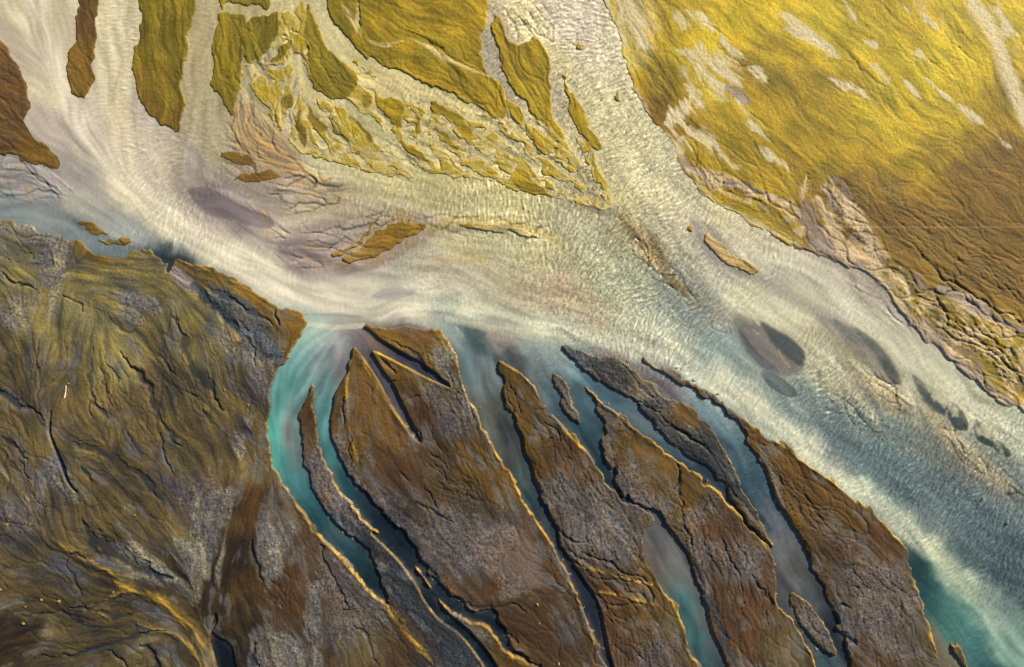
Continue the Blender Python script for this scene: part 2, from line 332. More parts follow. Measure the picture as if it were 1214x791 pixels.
GROOVES = [
 ("140,378 148,389 158,393 168,396 182,414 195,430 206,447", [2, 3, 2, 2, 2, 2.5, 1], .45),
 ("211,378 218,400 222,420 232,436 240,450 250,463 262,486", [1.5, 2, 2, 2.5, 2.5, 3, 1.5], .5),
 ("110,410 108,440 110,470 122,485 130,497", [1, 1.5, 1.5, 2, 1], .3), ("108,475 107,490 110,500", 1.3, .25),
 ("145,418 155,435 168,445 176,466 186,487 193,505 205,519 217,527", [1.3, 2, 2, 2, 2, 2.5, 2.5, 1.5], .5),
 ("90,523 105,530 120,534 140,544 158,555 170,567 181,580 192,592", [2, 3, 2.5, 2, 2.5, 3, 3, 1], .5),
 ("187,512 195,530 203,550 209,566", [1.5, 1.2, 1, .8], .25), ("0,455 8,467 20,475 34,484 55,497", [2.5, 3, 2, 2, 1.5], .45),
 ("0,515 15,525 25,537 31,552", [1.5, 2, 2, 1], .35), ("90,550 100,560 108,577", [1.5, 2, 1], .35), ("24,402 28,413", 1.5, .3),
 ("5,540 10,560 8,580", 1.5, .3), ("22,545 30,560 38,575", 1.3, .25), ("120,450 130,465 135,480", 1.3, .25), ("128,430 138,445 145,452", 1.2, .22), ("220,462 228,470 236,473", 1.8, .35), ("238,480 246,492 250,500", 1.3, .25),
 ("45,412 44,430 50,445", 1.1, .2), ("5,322 15,333 28,338 45,345", [1, 1.5, 1.5, 1], .3), ("72,352 85,356 95,365 98,372", 1.4, .3), ("200,370 207,378 213,388", 1.3, .3), ("128,372 138,382 146,388", 1.5, .3),
 ("2,264 14,272 22,284 32,295 38,305", [1.5, 2, 2.5, 2, 1.5], .4), ("18,282 27,285", 1, .2), ("18,291 30,293", 1, .2), ("20,299 34,301", 1, .2), ("12,306 40,309", 1.2, .25),
 ("203,318 215,330 233,341 252,362 268,378 283,388", [2, 2, 3.5, 4, 4, 3], .3), ("205,314 222,328 245,340 268,350 290,362 312,376 325,388", [1.2, 1.8, 2, 2, 2, 2, 1.5], .4), ("283,380 295,395 303,408 315,420 333,424", [3, 3, 3, 4, 3], .18),
 ("328,363 327,375 330,386", 1.5, .4), ("290,398 300,415 304,432", 1.8, .3),
 ("95,612 104,630 120,645 135,655 152,666 175,676 205,684", [2.5, 4, 5, 6, 6, 5, 3], .7), ("82,657 92,658 102,664", 1.8, .4), ("80,660 90,685 97,704", 1.6, .25), ("85,718 105,721 125,714 145,704", [1, 2, 2.5, 1.2], .35), ("110,722 125,728 145,730 160,728", [1.5, 2.5, 2, 1], .35),
 ("168,758 178,770 188,790 195,810", [2.5, 4, 4, 3], .5), ("128,770 145,778 155,788", 2.5, .45), ("40,782 100,772 150,757 172,748 200,746", [1.2, 1.5, 2, 1.5, 1], .3), ("25,728 70,726 105,734", 1.3, .22), ("0,605 12,625", 1.5, .3), ("0,632 14,645", 1.6, .4), ("50,704 70,712", 1.5, .3),
 ("300,640 303,660 310,680 318,690", [2, 2, 2, 1], .35), ("379,645 385,665 395,685 405,705 415,722", [2.5, 2.2, 2, 2, 1.5], .4), ("405,720 415,722 425,718", 2, .35), ("410,708 420,703", 1.5, .3), ("420,735 432,750 440,768 448,791", [1.5, 1.8, 1.5, 1.5], .3), ("300,760 300,780 310,795", [2, 3, 3], .4),
 ("472,622 480,634 490,650 504,672 520,690 538,706", [2, 3, 3.5, 4, 5, 4], .3), ("430,585 445,603 462,622 480,640", [6, 6, 6, 4], .15), ("540,704 560,719 583,718 604,716 622,722", [4, 5, 5, 4, 2], .35), ("585,745 602,752 612,760", [1, 3, 2], .4),
 ("466,404 482,413 500,428 515,442 530,455", [2, 2.5, 3, 3, 2], .3), ("452,425 462,438 468,446", [2, 3, 2], .4), ("468,470 480,490 492,510 500,522", [3, 4, 4, 2], .35), ("478,472 488,468 495,470", 1.5, .35), ("463,454 480,453", 1.6, .3),
 ("408,470 406,485 408,505", [2, 2.5, 1], .4), ("414,510 416,530 420,545", [1, 1.6, 1], .35), ("420,448 437,458 446,475 452,492", 1, .15), ("430,510 440,520 455,530", 1.2, .2), ("475,560 482,565 488,570", 1.3, .3), ("485,600 492,595 500,598 505,605", [1.5, 2, 2, 2.5], .35), ("505,600 520,608 535,617", [2, 2.5, 1.5], .3), ("505,575 512,585 520,600", 2, .3),
 ("505,535 520,545 530,555", [2, 2, 1], .3), ("515,560 530,568", 1.6, .28), ("522,575 540,580", 1.6, .28),
 ("601,462 606,478 612,495", 1.5, .3), ("603,440 612,470 618,500", 1, .3), ("646,500 655,512 662,525", 1.5, .3), ("635,532 645,525 652,520", 1.6, .3), ("640,535 655,530", 1.5, .28), ("630,545 645,555", 1.5, .3), ("668,540 678,545", 1.5, .25),
 ("655,620 668,632 680,641 700,643", [1.5, 2, 2.5, 1], .4), ("690,652 702,660 720,665 735,676 755,685 772,692", [1, 2, 2, 2.2, 2.5, 1.5], .45), ("664,654 676,662 690,672", 1.5, .4), ("700,700 712,708 730,715 765,712", [2, 2, 2, 1], .3), ("740,688 760,692 773,700 774,712", [1, 1.5, 2, 1.5], .35), ("690,675 705,682 730,686 760,693", [1, 1.2, 1.2, 1], .25),
 ("716,730 722,736 728,733", 1.5, .3), ("722,760 735,770 745,780", 1.2, .25), ("730,750 750,770 770,785", 1.2, .25),
 ("803,546 805,562 800,572 797,580", [2, 2.5, 2, 1], .5), ("803,575 806,600 812,625 822,650", [2.5, 1.5, 2, 2], .3), ("855,634 862,650 870,668 876,690 880,720", [1.5, 2, 1.5, 1.2, 1], .3), ("796,503 815,517 835,532 845,540", [1, 2, 2.5, 1.5], .45), ("748,472 765,484 780,490", [1.5, 2, 1.2], .35), ("735,424 745,440 755,455 770,470 785,482", [1, 2, 2, 2, 1], .25), ("752,432 765,445 780,460", 1.3, .25),
 ("890,680 905,700 915,720", 2, .35), ("905,690 912,708 918,720", 1.5, .3), ("920,712 910,720 908,740", 1.5, .25),
 ("985,720 995,718 1004,722", [2, 3, 1], .5), ("990,750 1002,752 1014,760", [2, 3.5, 1.2], .5), ("1000,670 1015,685 1025,695", 1.6, .3), ("1010,690 1022,705", 1.6, .3), ("930,560 950,585 965,605 990,630", 1, .18), ("905,535 930,570 950,610 990,640", 1.1, .2), ("895,520 920,560 935,595", 1, .2), ("995,660 1008,672", 1.4, .25),
 # north
 ("480,36 500,47 520,58 545,73 566,80", [1.2, 1.8, 2, 2, 1.2], .4), ("482,44 505,54 530,68 556,80 580,90", [1, 2.2, 2.5, 2, 1], .22), ("433,49 455,53 478,50", [1, 1.8, 1.2], .25), ("474,24 484,32 505,38", 1.2, .25), ("476,72 485,82 500,90", 1.2, .25), ("455,70 480,70 500,65", 1, .2), ("565,85 575,92", 1.6, .3), ("520,105 545,112 575,125", 1.2, .25), ("430,60 455,75 490,90", 1.3, .3), ("445,0 470,18", 1, .2), ("380,78 400,90 420,100", 1.2, .25), ("375,100 395,112", 1.2, .25),
 ("285,40 286,55 290,62", 2, .4), ("272,22 285,27 278,45 272,75", 1.2, .25), ("175,35 190,45", 1, .2), ("195,55 207,60 208,75", 1, .2), ("405,4 418,25 428,44", [1, 2, 1.5], .25),
 ("808,193 830,206 850,215 880,221 904,231 925,238 940,246 952,264 966,287", [3.5, 4.5, 4, 4, 4, 3.5, 3, 3, 2], .3), ("820,203 824,214", 1.6, .3), ("842,216 843,226", 2, .3), ("853,219 862,232", 2, .3), ("882,222 874,240", 2, .3), ("862,222 850,228", 1.3, .2),
 ("958,206 948,240 960,255 972,275", [3, 1.5, 1.5, 1], .2), ("976,222 985,235 992,248", [4, 3, 2], .35), ("998,238 1010,250 1020,270 1032,292 1046,316", [4, 5, 4, 3, 3], .3), ("1056,316 1066,328 1078,345 1086,352", [2.5, 4, 3.5, 2], .55), ("1080,345 1095,347 1105,342", 2, .45), ("1107,342 1114,362 1122,386", [3.5, 3, 1.5], .5), ("1085,362 1090,370", 3, .4), ("990,208 1002,222", 1.5, .4),
 ("990,50 1010,68 1030,90 1050,104", [1, 2, 2, 1], .3), ("834,22 850,36 864,48", [1, 1.8, 1], .35), ("848,52 866,66 882,80 900,95", [1, 1.6, 1.5, 1], .35), ("892,134 902,143 922,160", [1, 2, 1], .4), ("865,160 878,170", 1.5, .3), ("1110,32 1135,55 1165,78", [1, 1.6, 1], .3), ("1115,25 1150,50 1170,70", 1, .25), ("1080,55 1110,78 1140,95", 1, .22), ("1045,120 1060,132", 1, .25), ("1070,160 1090,175", 1.2, .25), ("1060,240 1090,262 1120,285", 1.2, .25), ("1090,300 1120,330 1170,360 1214,385", [1, 2, 2.5, 2], .4), ("1050,250 1080,280 1110,295", 1.2, .3), ("1100,250 1140,275 1165,290", 1, .25), ("1125,375 1150,400 1175,420 1214,445", 1.5, .35), ("1150,385 1170,400 1185,405 1200,420", 1.5, .35), ("1185,440 1200,460 1214,470", 1.5, .3), ("1145,420 1160,440 1200,460", 1.2, .3), ("1168,374 1190,385 1214,398", [2, 2, 2], .25), ("1130,350 1160,365 1180,380", [3, 6, 4], .15),
]
for p, w, d in GROOVES: (lambda q, sw: groove(p, np.asarray(w)*(1.55 if sw else 1), d*(1.35 if sw else .95 if q[:, 1].mean() > 290 else .45), 1.0 if q[:, 1].mean() > 290 else .35))(P(p), P(p)[:, 0].mean() < 330 and P(p)[:, 1].mean() > 330)
def bundle(a, b, n, w=1.0, d=.09, wet=.4, jit=2.5):
    a, b = spline(P(a), False, 6), spline(P(b), False, 6)
    m = 14; r = lambda q: np.stack([np.interp(np.linspace(0, 1, m), np.linspace(0, 1, len(q)), q[:, k]) for k in (0, 1)], 1)
    a, b = r(a), r(b)
    for i in range(n):
        t = (i+.5+random.uniform(-.35, .35))/n
        q = a*(1-t)+b*t; lo = random.choice([0, 0, 1, 2, 4, 6]); hi = m-random.choice([0, 0, 1, 2, 3, 5]); q = q[lo:max(hi, lo+4)]
        q = q+np.cumsum(RNG.normal(0, .55, q.shape), 0)*jit/2.5
        groove(q, w*random.uniform(.7, 1.4), d*random.uniform(.6, 1.5), wet)
        if random.random() < .6:   # side rills joining at a sharp angle
            for _ in range(random.randint(1, 3)):
                k = random.randint(2, len(q)-1); v = q[k]-q[k-2]; v = v/(np.hypot(*v)+1e-6); sgn = random.choice([-1, 1])
                u = np.array([v[0]-.75*sgn*v[1], v[1]+.75*sgn*v[0]]); L = random.uniform(7, 18)
                groove(np.array([q[k]-u*L, q[k]-u*L*.45+sgn*1.2, q[k]]), w*.8, d*.8, wet)
for B in [("-20,60 10,90 38,118", "-20,150 20,168 60,190", 12, 1, .08), ("110,410 105,450 100,490 102,540", "145,418 180,480 215,527 240,560", 11), ("93,525 140,544 190,590", "60,560 100,600 150,640", 8), ("212,380 240,440 262,486", "270,400 300,440 310,500", 9), ("145,400 200,440 240,500", "200,380 225,430 260,500", 6), ("0,690 60,705 100,722 150,705", "0,780 100,772 150,757 200,748", 9), ("0,460 30,500 50,560", "-20,540 10,580 40,640", 8), ("10,390 20,430 30,470", "90,400 70,440 55,480", 10, .9, .06), ("60,350 100,370 110,400", "150,350 190,380 210,410", 9, .9, .06), ("90,310 160,315 230,350", "60,350 130,350 200,370", 7, .9, .07), ("100,590 160,620 210,650", "190,560 215,600 240,650", 7, .9, .06),
 ("480,470 520,560 560,640", "540,430 580,540 620,640", 8), ("425,440 435,490 455,530", "450,460 480,510 510,560", 5, .8, .05), ("500,520 530,545 575,575", "505,575 540,600 580,600", 7, 1.2, .12), ("605,460 650,560 660,600", "640,480 690,540 720,590", 8), ("665,640 700,660 770,690", "725,740 760,775 790,800", 12, .9, .09), ("640,540 650,580 665,610", "690,540 720,580 745,610", 7, .9, .06), ("800,560 850,680 870,780", "840,580 900,660 930,740", 8), ("810,600 835,680 860,760", "830,600 850,680 870,760", 4), ("870,500 920,590 960,680", "905,515 980,600 1040,650", 15, .9, .08), ("960,660 1000,700 1010,780", "1060,660 1080,720 1090,780", 10, .9, .06), ("700,430 770,490 830,550", "720,440 790,490 850,560", 4), ("330,600 345,650 380,720", "355,620 390,680 430,740", 6, .9, .08), ("300,690 320,720 345,720", "330,660 350,690 345,730", 8, 1.1, .12), ("390,700 430,720 470,780", "400,680 450,720 500,790", 7, .9, .08), ("520,640 570,690 620,700", "560,600 610,660 660,740", 6, .8, .04),
 ("1080,20 1120,60 1170,80", "1060,60 1100,100 1160,130", 8, .9, .05), ("900,60 1000,130 1100,200", "960,30 1080,120 1200,220", 10, .8, .035), ("900,180 1000,250 1100,310", "1000,170 1100,240 1214,320", 14, .9, .06), ("1050,270 1110,320 1214,380", "1100,250 1170,300 1240,350", 10, 1, .09), ("1110,370 1160,440 1214,470", "1140,370 1190,410 1214,430", 8, 1, .12), ("820,40 900,100 980,170", "860,20 940,80 1020,150", 7, .8, .035), ("850,180 900,215 940,235", "880,160 930,200 970,240", 6, .9, .05), ("760,75 775,100 790,140", "785,80 795,110 795,140", 7, .9, .07), ("830,240 880,258 950,295", "860,235 900,245 965,285", 7, .9, .07), ("1060,330 1090,380 1130,420", "1090,350 1110,390 1140,420", 5, 1, .08),
 ("440,10 500,50 560,85", "490,-20 540,20 575,60", 7, .8, .04), ("440,65 500,92 590,128", "480,60 530,90 595,115", 6, .8, .04), ("600,60 615,90 655,150", "630,50 645,90 655,130", 7, .8, .05), ("170,0 175,60 200,140", "225,0 215,60 210,150", 6, .8, .04), ("370,30 385,80 410,110", "375,100 395,105 420,100", 4, .8, .05), ("262,60 265,100 272,130", "282,30 285,80 278,120", 5, .8, .05), ("92,10 92,60 96,110", "110,10 110,60 104,105", 3, .8, .04)]: bundle(*B)
# serrated scarp
for A, B, n, L in [([990, 222], [1046, 316], 24, 12), ([822, 204], [884, 224], 14, 12), ([960, 210], [985, 240], 8, 8), ([1050, 330], [1110, 375], 10, 8), ([425, 308], [500, 280], 14, 9), ([560, 270], [640, 280], 14, 4)]:
    for t in np.linspace(0, 1, n):
        x, y = A[0]+(B[0]-A[0])*t, A[1]+(B[1]-A[1])*t; k = random.uniform(.5, 1.2)*L
        groove(np.array([[x+random.uniform(-2, 2), y+random.uniform(-2, 2)], [x-.35*k, y+.6*k], [x-.8*k, y+.8*k]]), 1.1, .16, .3)
for t in np.linspace(0, 1, 17):
    bx = np.interp(t, [0, .35, .7, 1], [645, 660, 676, 692]); by = np.interp(t, [0, .35, .7, 1], [655, 685, 715, 738])
    groove(np.array([[bx-2, by+2], [bx+5, by+5]]), 1.0, .22, .6)
for t in np.linspace(0, 1, 34):
    bx = np.interp(t, [0, .3, .6, 1], [908, 935, 962, 994]); by = np.interp(t, [0, .3, .6, 1], [556, 612, 668, 730])
    groove(np.array([[bx-1, by+1], [bx+4+random.random()*3, by-1-random.random()*3]]), 1.2, .3, .6)

def ridge(p, w, h):
    global H
    H = H+h*np.exp(-(stroke_dist(p, w)*(1+.25*gwn))**2*1.2)
RIDGES = [("65,640 85,652 110,665 130,675 145,690 165,700 185,705 205,720 225,740 240,765 250,800", [3, 5, 6, 6, 6, 5, 6, 7, 7, 7, 7], .55), ("105,719 125,712 140,703 155,700", 3, .3), ("165,738 190,745 210,750 225,762 238,780 245,800", [2, 3, 4, 4, 4, 4], .4), ("105,718 120,727 132,732", 2.5, .3),
 ("340,575 352,595 374,627 400,655 425,683 440,702 462,722", [2.5, 3, 4, 4, 5, 5, 5], .45), ("462,722 490,755 520,795", 6, .2), ("418,596 438,621 460,641 485,663 500,678", [2.5, 3, 3.5, 4, 3], .45), ("508,692 530,718 550,731 575,741 588,755 604,772 633,792 660,830", [3, 3, 3, 4, 3, 4, 5, 5], .4),
 ("540,425 549,455 563,486 583,529 605,561 621,594 638,621 655,646 672,680 690,720 705,765", [2, 3, 3, 3, 3, 3, 3, 4, 4, 4, 3], .3), ("417,418 412,450 413,480 415,510 425,545", 3, .22), ("425,422 440,445 462,480 485,508", 3, .2), ("444,416 475,430 500,441 535,457", 3, .2),
 ("592,428 632,456 664,504 700,541 723,576", 3, .2), ("765,640 772,668 787,698 804,727 814,757 830,795", [3, 4, 4, 4, 3, 3], .3), ("692,458 718,481 760,513 795,541", 3, .3), ("808,549 838,572 866,600 897,634 917,664", [3, 3, 3, 3, 3], .3), ("920,708 938,733 955,761 969,795", 3, .35), ("685,666 705,674 740,684 772,692", 3, .3), ("710,700 740,706 773,715", 3, .25), ("860,486 905,512 960,554 1018,594 1070,645", 3, .25), ("1084,690 1098,735 1110,785", 6, .2),
 ("483,262 500,265", 4, .1), ("208,310 235,316 267,327 300,347 327,364", 2.5, .15), ("199,323 232,345 262,375 285,405", 3, .2)]
for p, w, h in RIDGES: ridge(p, w, h*0.5)

# ------------------------------------------------------------------ sediment: what lies where
def lin(r, g, b):
    c = np.array([r, g, b])/255.0
    return np.where(c <= .04045, c/12.92, ((c+.055)/1.055)**2.4)
PAL = {k: np.array(v, f32) for k, v in dict(
 sulfur=(.350,.265,.013), amber=(.225,.158,.010), rust=(.125,.073,.013), fern=(.135,.105,.010), olive=(.112,.095,.042), brown=(.085,.047,.018), umber=(.040,.028,.013), gravel=(.130,.124,.119), slate=(.042,.048,.058), mauve=(.20,.165,.165), tan=(.32,.235,.13), cream=(.46,.40,.26), straw=(.33,.27,.12)).items()}
MATPTS = [(1000,40,'sulfur'),(900,20,'sulfur'),(1100,60,'sulfur'),(1180,20,'sulfur'),(880,110,'amber'),(960,130,'amber'),(1060,130,'sulfur'),(1130,110,'sulfur'),(900,180,'amber'),(1000,180,'amber'),(1100,200,'amber'),(1200,200,'rust'),(1210,150,'amber'),(1160,230,'rust'),(1050,290,'rust'),(990,260,'rust'),(1010,230,'rust'),(1080,260,'rust'),(1170,290,'rust'),(940,190,'amber'),(1120,320,'rust'),(1200,340,'rust'),(1200,420,'amber'),(1160,400,'amber'),(780,100,'amber'),(770,140,'rust'),(760,30,'straw'),(790,20,'amber'),(830,60,'sulfur'),(850,200,'amber'),(910,250,'amber'),(890,245,'amber'),(1050,340,'tan'),(1020,310,'tan'),(1090,400,'tan'),(1130,430,'tan'),(1070,345,'amber'),
 (480,20,'amber'),(540,40,'amber'),(520,90,'amber'),(580,110,'amber'),(440,20,'amber'),(620,90,'amber'),(640,130,'amber'),(690,140,'amber'),(395,80,'fern'),(390,40,'fern'),(400,20,'fern'),(310,45,'fern'),(190,60,'fern'),(190,20,'fern'),(200,120,'fern'),(205,150,'rust'),(185,130,'rust'),(100,30,'brown'),(100,60,'rust'),(100,105,'rust'),(270,60,'fern'),(270,120,'fern'),(300,5,'fern'),(460,130,'amber'),(500,180,'amber'),(430,155,'fern'),(630,215,'amber'),(600,170,'amber'),(680,200,'amber'),
 (10,110,'brown'),(20,150,'brown'),(50,185,'rust'),(-60,120,'brown'),(470,270,'rust'),(480,275,'amber'),(450,290,'rust'),(425,305,'tan'),(430,300,'rust'),(600,270,'straw'),(280,185,'rust'),(305,210,'rust'),
 (120,280,'rust'),(60,300,'gravel'),(120,315,'olive'),(180,320,'olive'),(250,380,'olive'),(30,330,'olive'),(100,360,'olive'),(200,360,'olive'),(60,400,'olive'),(30,440,'olive'),(140,420,'olive'),(200,450,'olive'),(240,430,'olive'),(280,450,'olive'),(120,500,'olive'),(160,500,'olive'),(200,540,'olive'),(80,470,'olive'),(20,560,'olive'),(30,600,'gravel'),(60,570,'olive'),(40,530,'olive'),(140,560,'olive'),(120,590,'olive'),(180,620,'olive'),(240,600,'gravel'),(210,630,'olive'),(230,680,'umber'),(60,660,'olive'),(30,690,'olive'),(20,760,'umber'),(60,760,'olive'),(110,740,'olive'),(150,720,'olive'),(210,780,'olive'),(180,760,'olive'),(100,690,'olive'),(240,740,'olive'),(290,660,'umber'),(300,600,'brown'),(290,560,'olive'),(280,720,'umber'),(275,790,'umber'),(300,500,'olive'),(310,540,'olive'),(330,620,'brown'),(330,700,'brown'),(345,660,'brown'),(370,720,'brown'),(340,770,'gravel'),(400,740,'gravel'),(430,770,'olive'),(400,690,'gravel'),(470,770,'brown'),(380,790,'brown'),
 (245,325,'rust'),(300,352,'rust'),(350,385,'rust'),(290,400,'gravel'),(315,440,'gravel'),(270,360,'slate'),(370,500,'brown'),(370,560,'gravel'),(400,600,'gravel'),(460,680,'slate'),(500,730,'slate'),(540,780,'slate'),(440,640,'gravel'),(420,740,'gravel'),(560,750,'brown'),(600,780,'rust'),
 (425,440,'rust'),(430,480,'brown'),(440,510,'rust'),(460,540,'brown'),(480,560,'brown'),(410,540,'gravel'),(460,600,'gravel'),(470,625,'slate'),(500,395,'rust'),(480,395,'rust'),(520,420,'gravel'),(460,425,'rust'),(490,440,'rust'),(520,470,'gravel'),(500,500,'brown'),(540,500,'gravel'),(560,540,'rust'),(590,570,'rust'),(530,540,'brown'),(550,600,'gravel'),(500,580,'brown'),(520,640,'gravel'),(560,660,'gravel'),(600,640,'gravel'),(620,650,'brown'),(600,700,'gravel'),(640,690,'brown'),(580,690,'brown'),(630,740,'brown'),(660,760,'brown'),(620,720,'umber'),(570,760,'gravel'),(680,740,'gravel'),
 (620,460,'rust'),(650,500,'rust'),(640,540,'rust'),(680,540,'brown'),(660,580,'gravel'),(700,590,'gravel'),(720,620,'gravel'),(690,640,'gravel'),(740,650,'gravel'),(740,690,'brown'),(720,710,'brown'),(760,705,'rust'),(790,730,'olive'),(730,750,'brown'),(770,770,'gravel'),(750,560,'gravel'),(730,520,'gravel'),(760,530,'rust'),(790,560,'rust'),(765,590,'gravel'),(820,580,'rust'),(830,600,'gravel'),(850,630,'brown'),(860,700,'brown'),(880,660,'gravel'),(890,700,'brown'),(920,760,'olive'),(890,770,'brown'),(830,650,'gravel'),(850,760,'brown'),(940,780,'olive'),
 (690,430,'slate'),(720,450,'slate'),(760,475,'slate'),(810,490,'rust'),(790,500,'gravel'),(830,520,'slate'),(860,560,'slate'),(760,455,'straw'),(890,510,'rust'),(930,560,'rust'),(980,600,'rust'),(940,600,'rust'),(1010,620,'rust'),(1040,640,'brown'),(1000,660,'gravel'),(980,670,'brown'),(1040,690,'gravel'),(1030,740,'gravel'),(1060,760,'gravel'),(1090,760,'olive'),(1020,780,'brown'),(960,740,'gravel'),(670,470,'gravel'),(860,300,'tan')]
def mix_zone(P_, p=1.9, d0=160):
    num = np.zeros((len(cy), len(cx), 3), f32); den = np.zeros((len(cy), len(cx)), f32)
    for x, y, c in P_:
        c = PAL[c] if isinstance(c, str) else c
        w = ((cx[None, :]-x)**2+(cy[:, None]-y)**2+d0)**-p
        num += w[..., None]*np.log(c+1e-3); den += w
    return np.exp(np.stack([up(num[..., k]/den) for k in range(3)], -1))-1e-3
def warp3(A, a, s):
    nx, ny = a*fractal(s, 3), a*fractal(s, 3)
    return np.stack([sample(A[..., k], GX+nx, GY+ny) for k in range(3)], -1)
MATPTS = [(x, y, PAL[c]*(np.array((.55, .50, .56), f32) if (y > 430 and x < 1110 and not (x > 900 and y < 470)) else 1.0)*(.72 if y > 640 and x < 330 else 1.0), c) for x, y, c in MATPTS]  # darker sediment southward; fall-off of light to the lower left put into the colour
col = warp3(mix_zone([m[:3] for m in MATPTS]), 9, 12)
grav = np.zeros((NY, NX), f32)
gz = zone([(x, y, 1.0 if c in ('gravel', 'slate') else 0.0) for x, y, _, c in MATPTS], 1.9, 160)
grav = sstep(.35, .75, gz+(0.24*st_c+.10*st_m+0.07*fractal(10))*sstep(.05, .4, gz))
def paint(c, m):
    global col
    m = np.clip(m, 0, 1)[..., None]; col = col*(1-m)+PAL[c]*m if isinstance(c, str) else col*(1-m)+np.array(c, f32)*m
def soft(mask, s): return blur(mask.astype(f32), s)
rag = 0.25*st_m+0.2*fractal(4)
GRAVELS = ["28,276 60,274 86,284 82,320 75,345 68,378 58,375 60,345 48,325 38,312 33,295", "0,268 14,272 12,300 6,325 0,330", "140,345 165,340 178,360 172,382 160,395 148,385", "178,346 192,350 190,370 182,372", "0,355 20,350 38,352 30,385 10,400 0,398", "222,600 240,590 280,580 268,640 262,690 250,690 235,660", "275,520 295,490 300,500 285,545", "315,640 330,620 352,615 345,650 325,690 318,700", "305,610 318,605 322,650 318,690 308,670", "372,690 382,690 384,720 375,755 360,755", "300,745 330,748 360,755 400,800 420,860 300,860", "205,640 240,650 240,712 225,705 205,675", "60,540 85,560 100,600 70,590 50,570", "130,640 190,660 215,690 160,690"]
for g in ["385,600 410,622 440,650 455,690 500,735 540,800 620,960 730,960 655,850 588,790 552,750 510,708 475,668 446,637", "430,590 460,625 500,675 540,712 520,700 480,655 440,612", "672,428 720,455 770,486 820,522 870,560 905,612 870,590 820,545 770,505 720,470", "600,412 634,440 655,470 640,466 612,440", "790,625 830,690 862,775 875,791 855,740 835,690 805,640"]:
    mk = soft(fill(g), 3.5); paint((.017, .022, .032), sstep(.1, .65, mk+.2*(fractal(4)+.6*st_m)*sstep(.05, .3, mk))*.93); grav = np.maximum(grav, .7*sstep(.2, .6, mk))
for g in GRAVELS:
    mk = fill(g); mb = .6*soft(mk, 3)+.4*soft(mk, 9); m = sstep(.25, .8, mb+(.20*st_c+.14*st_m+.08*fractal(6))*sstep(.03, .3, mb)); paint(PAL['gravel']*.75, m*.85); grav = np.maximum(grav, m)
# sunlit golden rims painted along the banks, streaks of colour along the flow
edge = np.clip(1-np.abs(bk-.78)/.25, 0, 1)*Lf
north = sstep(420, 120, GY)
col = col*(1+0.10*np.clip(st_c, -2, 2)+0.10*np.clip(st_m, -2, 2)+.06*np.clip(st_f, -2, 2)+.14*np.clip(fractal(18, 5), -1.6, 2))[..., None]
paint('umber', (sstep(1.1, 2.8, rill)*.28+sstep(.9, 2.6, rill2)*.4)*sstep(.3, .9, amp)*inl)
paint('gravel', sstep(.3, 1.6, -st_m*.6+st_c*.4+fractal(9)*.7)*.42*sstep(290, 380, GY)*(GX < 1110))
sw_ = (sstep(350, 290, GX)*sstep(270, 320, GY))[..., None]
col = col*(1+sw_*np.clip(.06*st_l+.08*st_m+.15*fractal(9), -.4, .45)[..., None]*np.array([1.1, 1.0, .2], f32))
warm = np.clip(st_m*0.5+fractal(14)*.5, -1.2, 1.2)[..., None]
col = col*(1+warm*np.array([.11, .06, -.06], f32))
paint((.34, .22, .035), sstep(.45, .9, edge+0.3*rag)*(0.10+.5*sstep(360, 440, GY))*np.clip(.6+.45*fractal(25, 3), 0, 1.1))  # sunlight on the bank edges, put into the ground colour
for p, w, h in RIDGES: paint((.42, .26, .035), np.exp(-(stroke_dist(p, w)*(1.7+.5*gwn))**2*1.6)*np.clip(.42+.25*st_m+.2*st_f, 0, .8))  # bright sunlit ridge faces painted along the crests
paint((.42, .35, .16), soft0(SAND, .7)*np.clip(.9+.12*st_m+.1*gwn, 0, 1))
paint((.27, .20, .012), soft0(patch, .8)*np.clip(.85+.15*gwn, 0, 1))
paint((.2,.16,.08), SAND*sstep(.5, 1.8, rill)*.5)
paint((.018, .022, .026), floor_dark*.72*sstep(250, 330, GY))  # rill shade and damp painted as near-black floors
paint('umber', floor_dark*.5*sstep(330, 250, GY))
def patchy(poly, c, a, s_=4, k=.2):
    mk = soft(fill(poly), s_); paint(c, sstep(.2, .8, mk+k*(.6*st_m+.5*fractal(6))*sstep(.03, .3, mk))*a)
patchy("245,333 280,350 310,372 325,395 332,422 310,425 288,395 262,365", 'slate', .8)
for p, w, c in [("203,316 215,330 232,342", [4, 7, 5], (.17, .14, .15)), ("230,338 250,358 270,378 283,388", [4, 6, 6, 4], (.018, .026, .04)), ("290,392 310,400 325,415 333,424", [4, 5, 6, 5], (.055, .07, .095))]:
    paint(c, sstep(1.4, .6, stroke_dist(p, w)+.3*rag)*.85)
patchy("575,712 605,710 635,720 652,745 662,775 674,805 640,805 630,770 615,745 595,730 578,725", (.040, .022, .011), .85)
patchy("487,500 500,518 530,540 560,578 588,602 560,610 530,592 505,570 493,545", 'umber', .7, 5, .35)  # deep shadows between the ribs, painted as dark brown
patchy("560,640 600,620 640,650 630,700 590,680", (.13, .105, .10), .5, 8); patchy("425,430 445,450 470,500 480,540 450,520 425,480", (.115, .066, .018), .7, 7); patchy("510,390 470,392 495,412 512,405", (.10, .052, .018), .8, 4)
gn = RNG.standard_normal((NY, NX)).astype(f32)
peb = norm(gn+0.8*norm(blur(gn, .8))+.5*noise(1.6))
col = col*(1+grav*0.27*np.clip(peb, -1.9, 2.6))[..., None]
H += grav*(0.042*peb+0.010*noise(1.2))*sstep(.5, .8, bk)

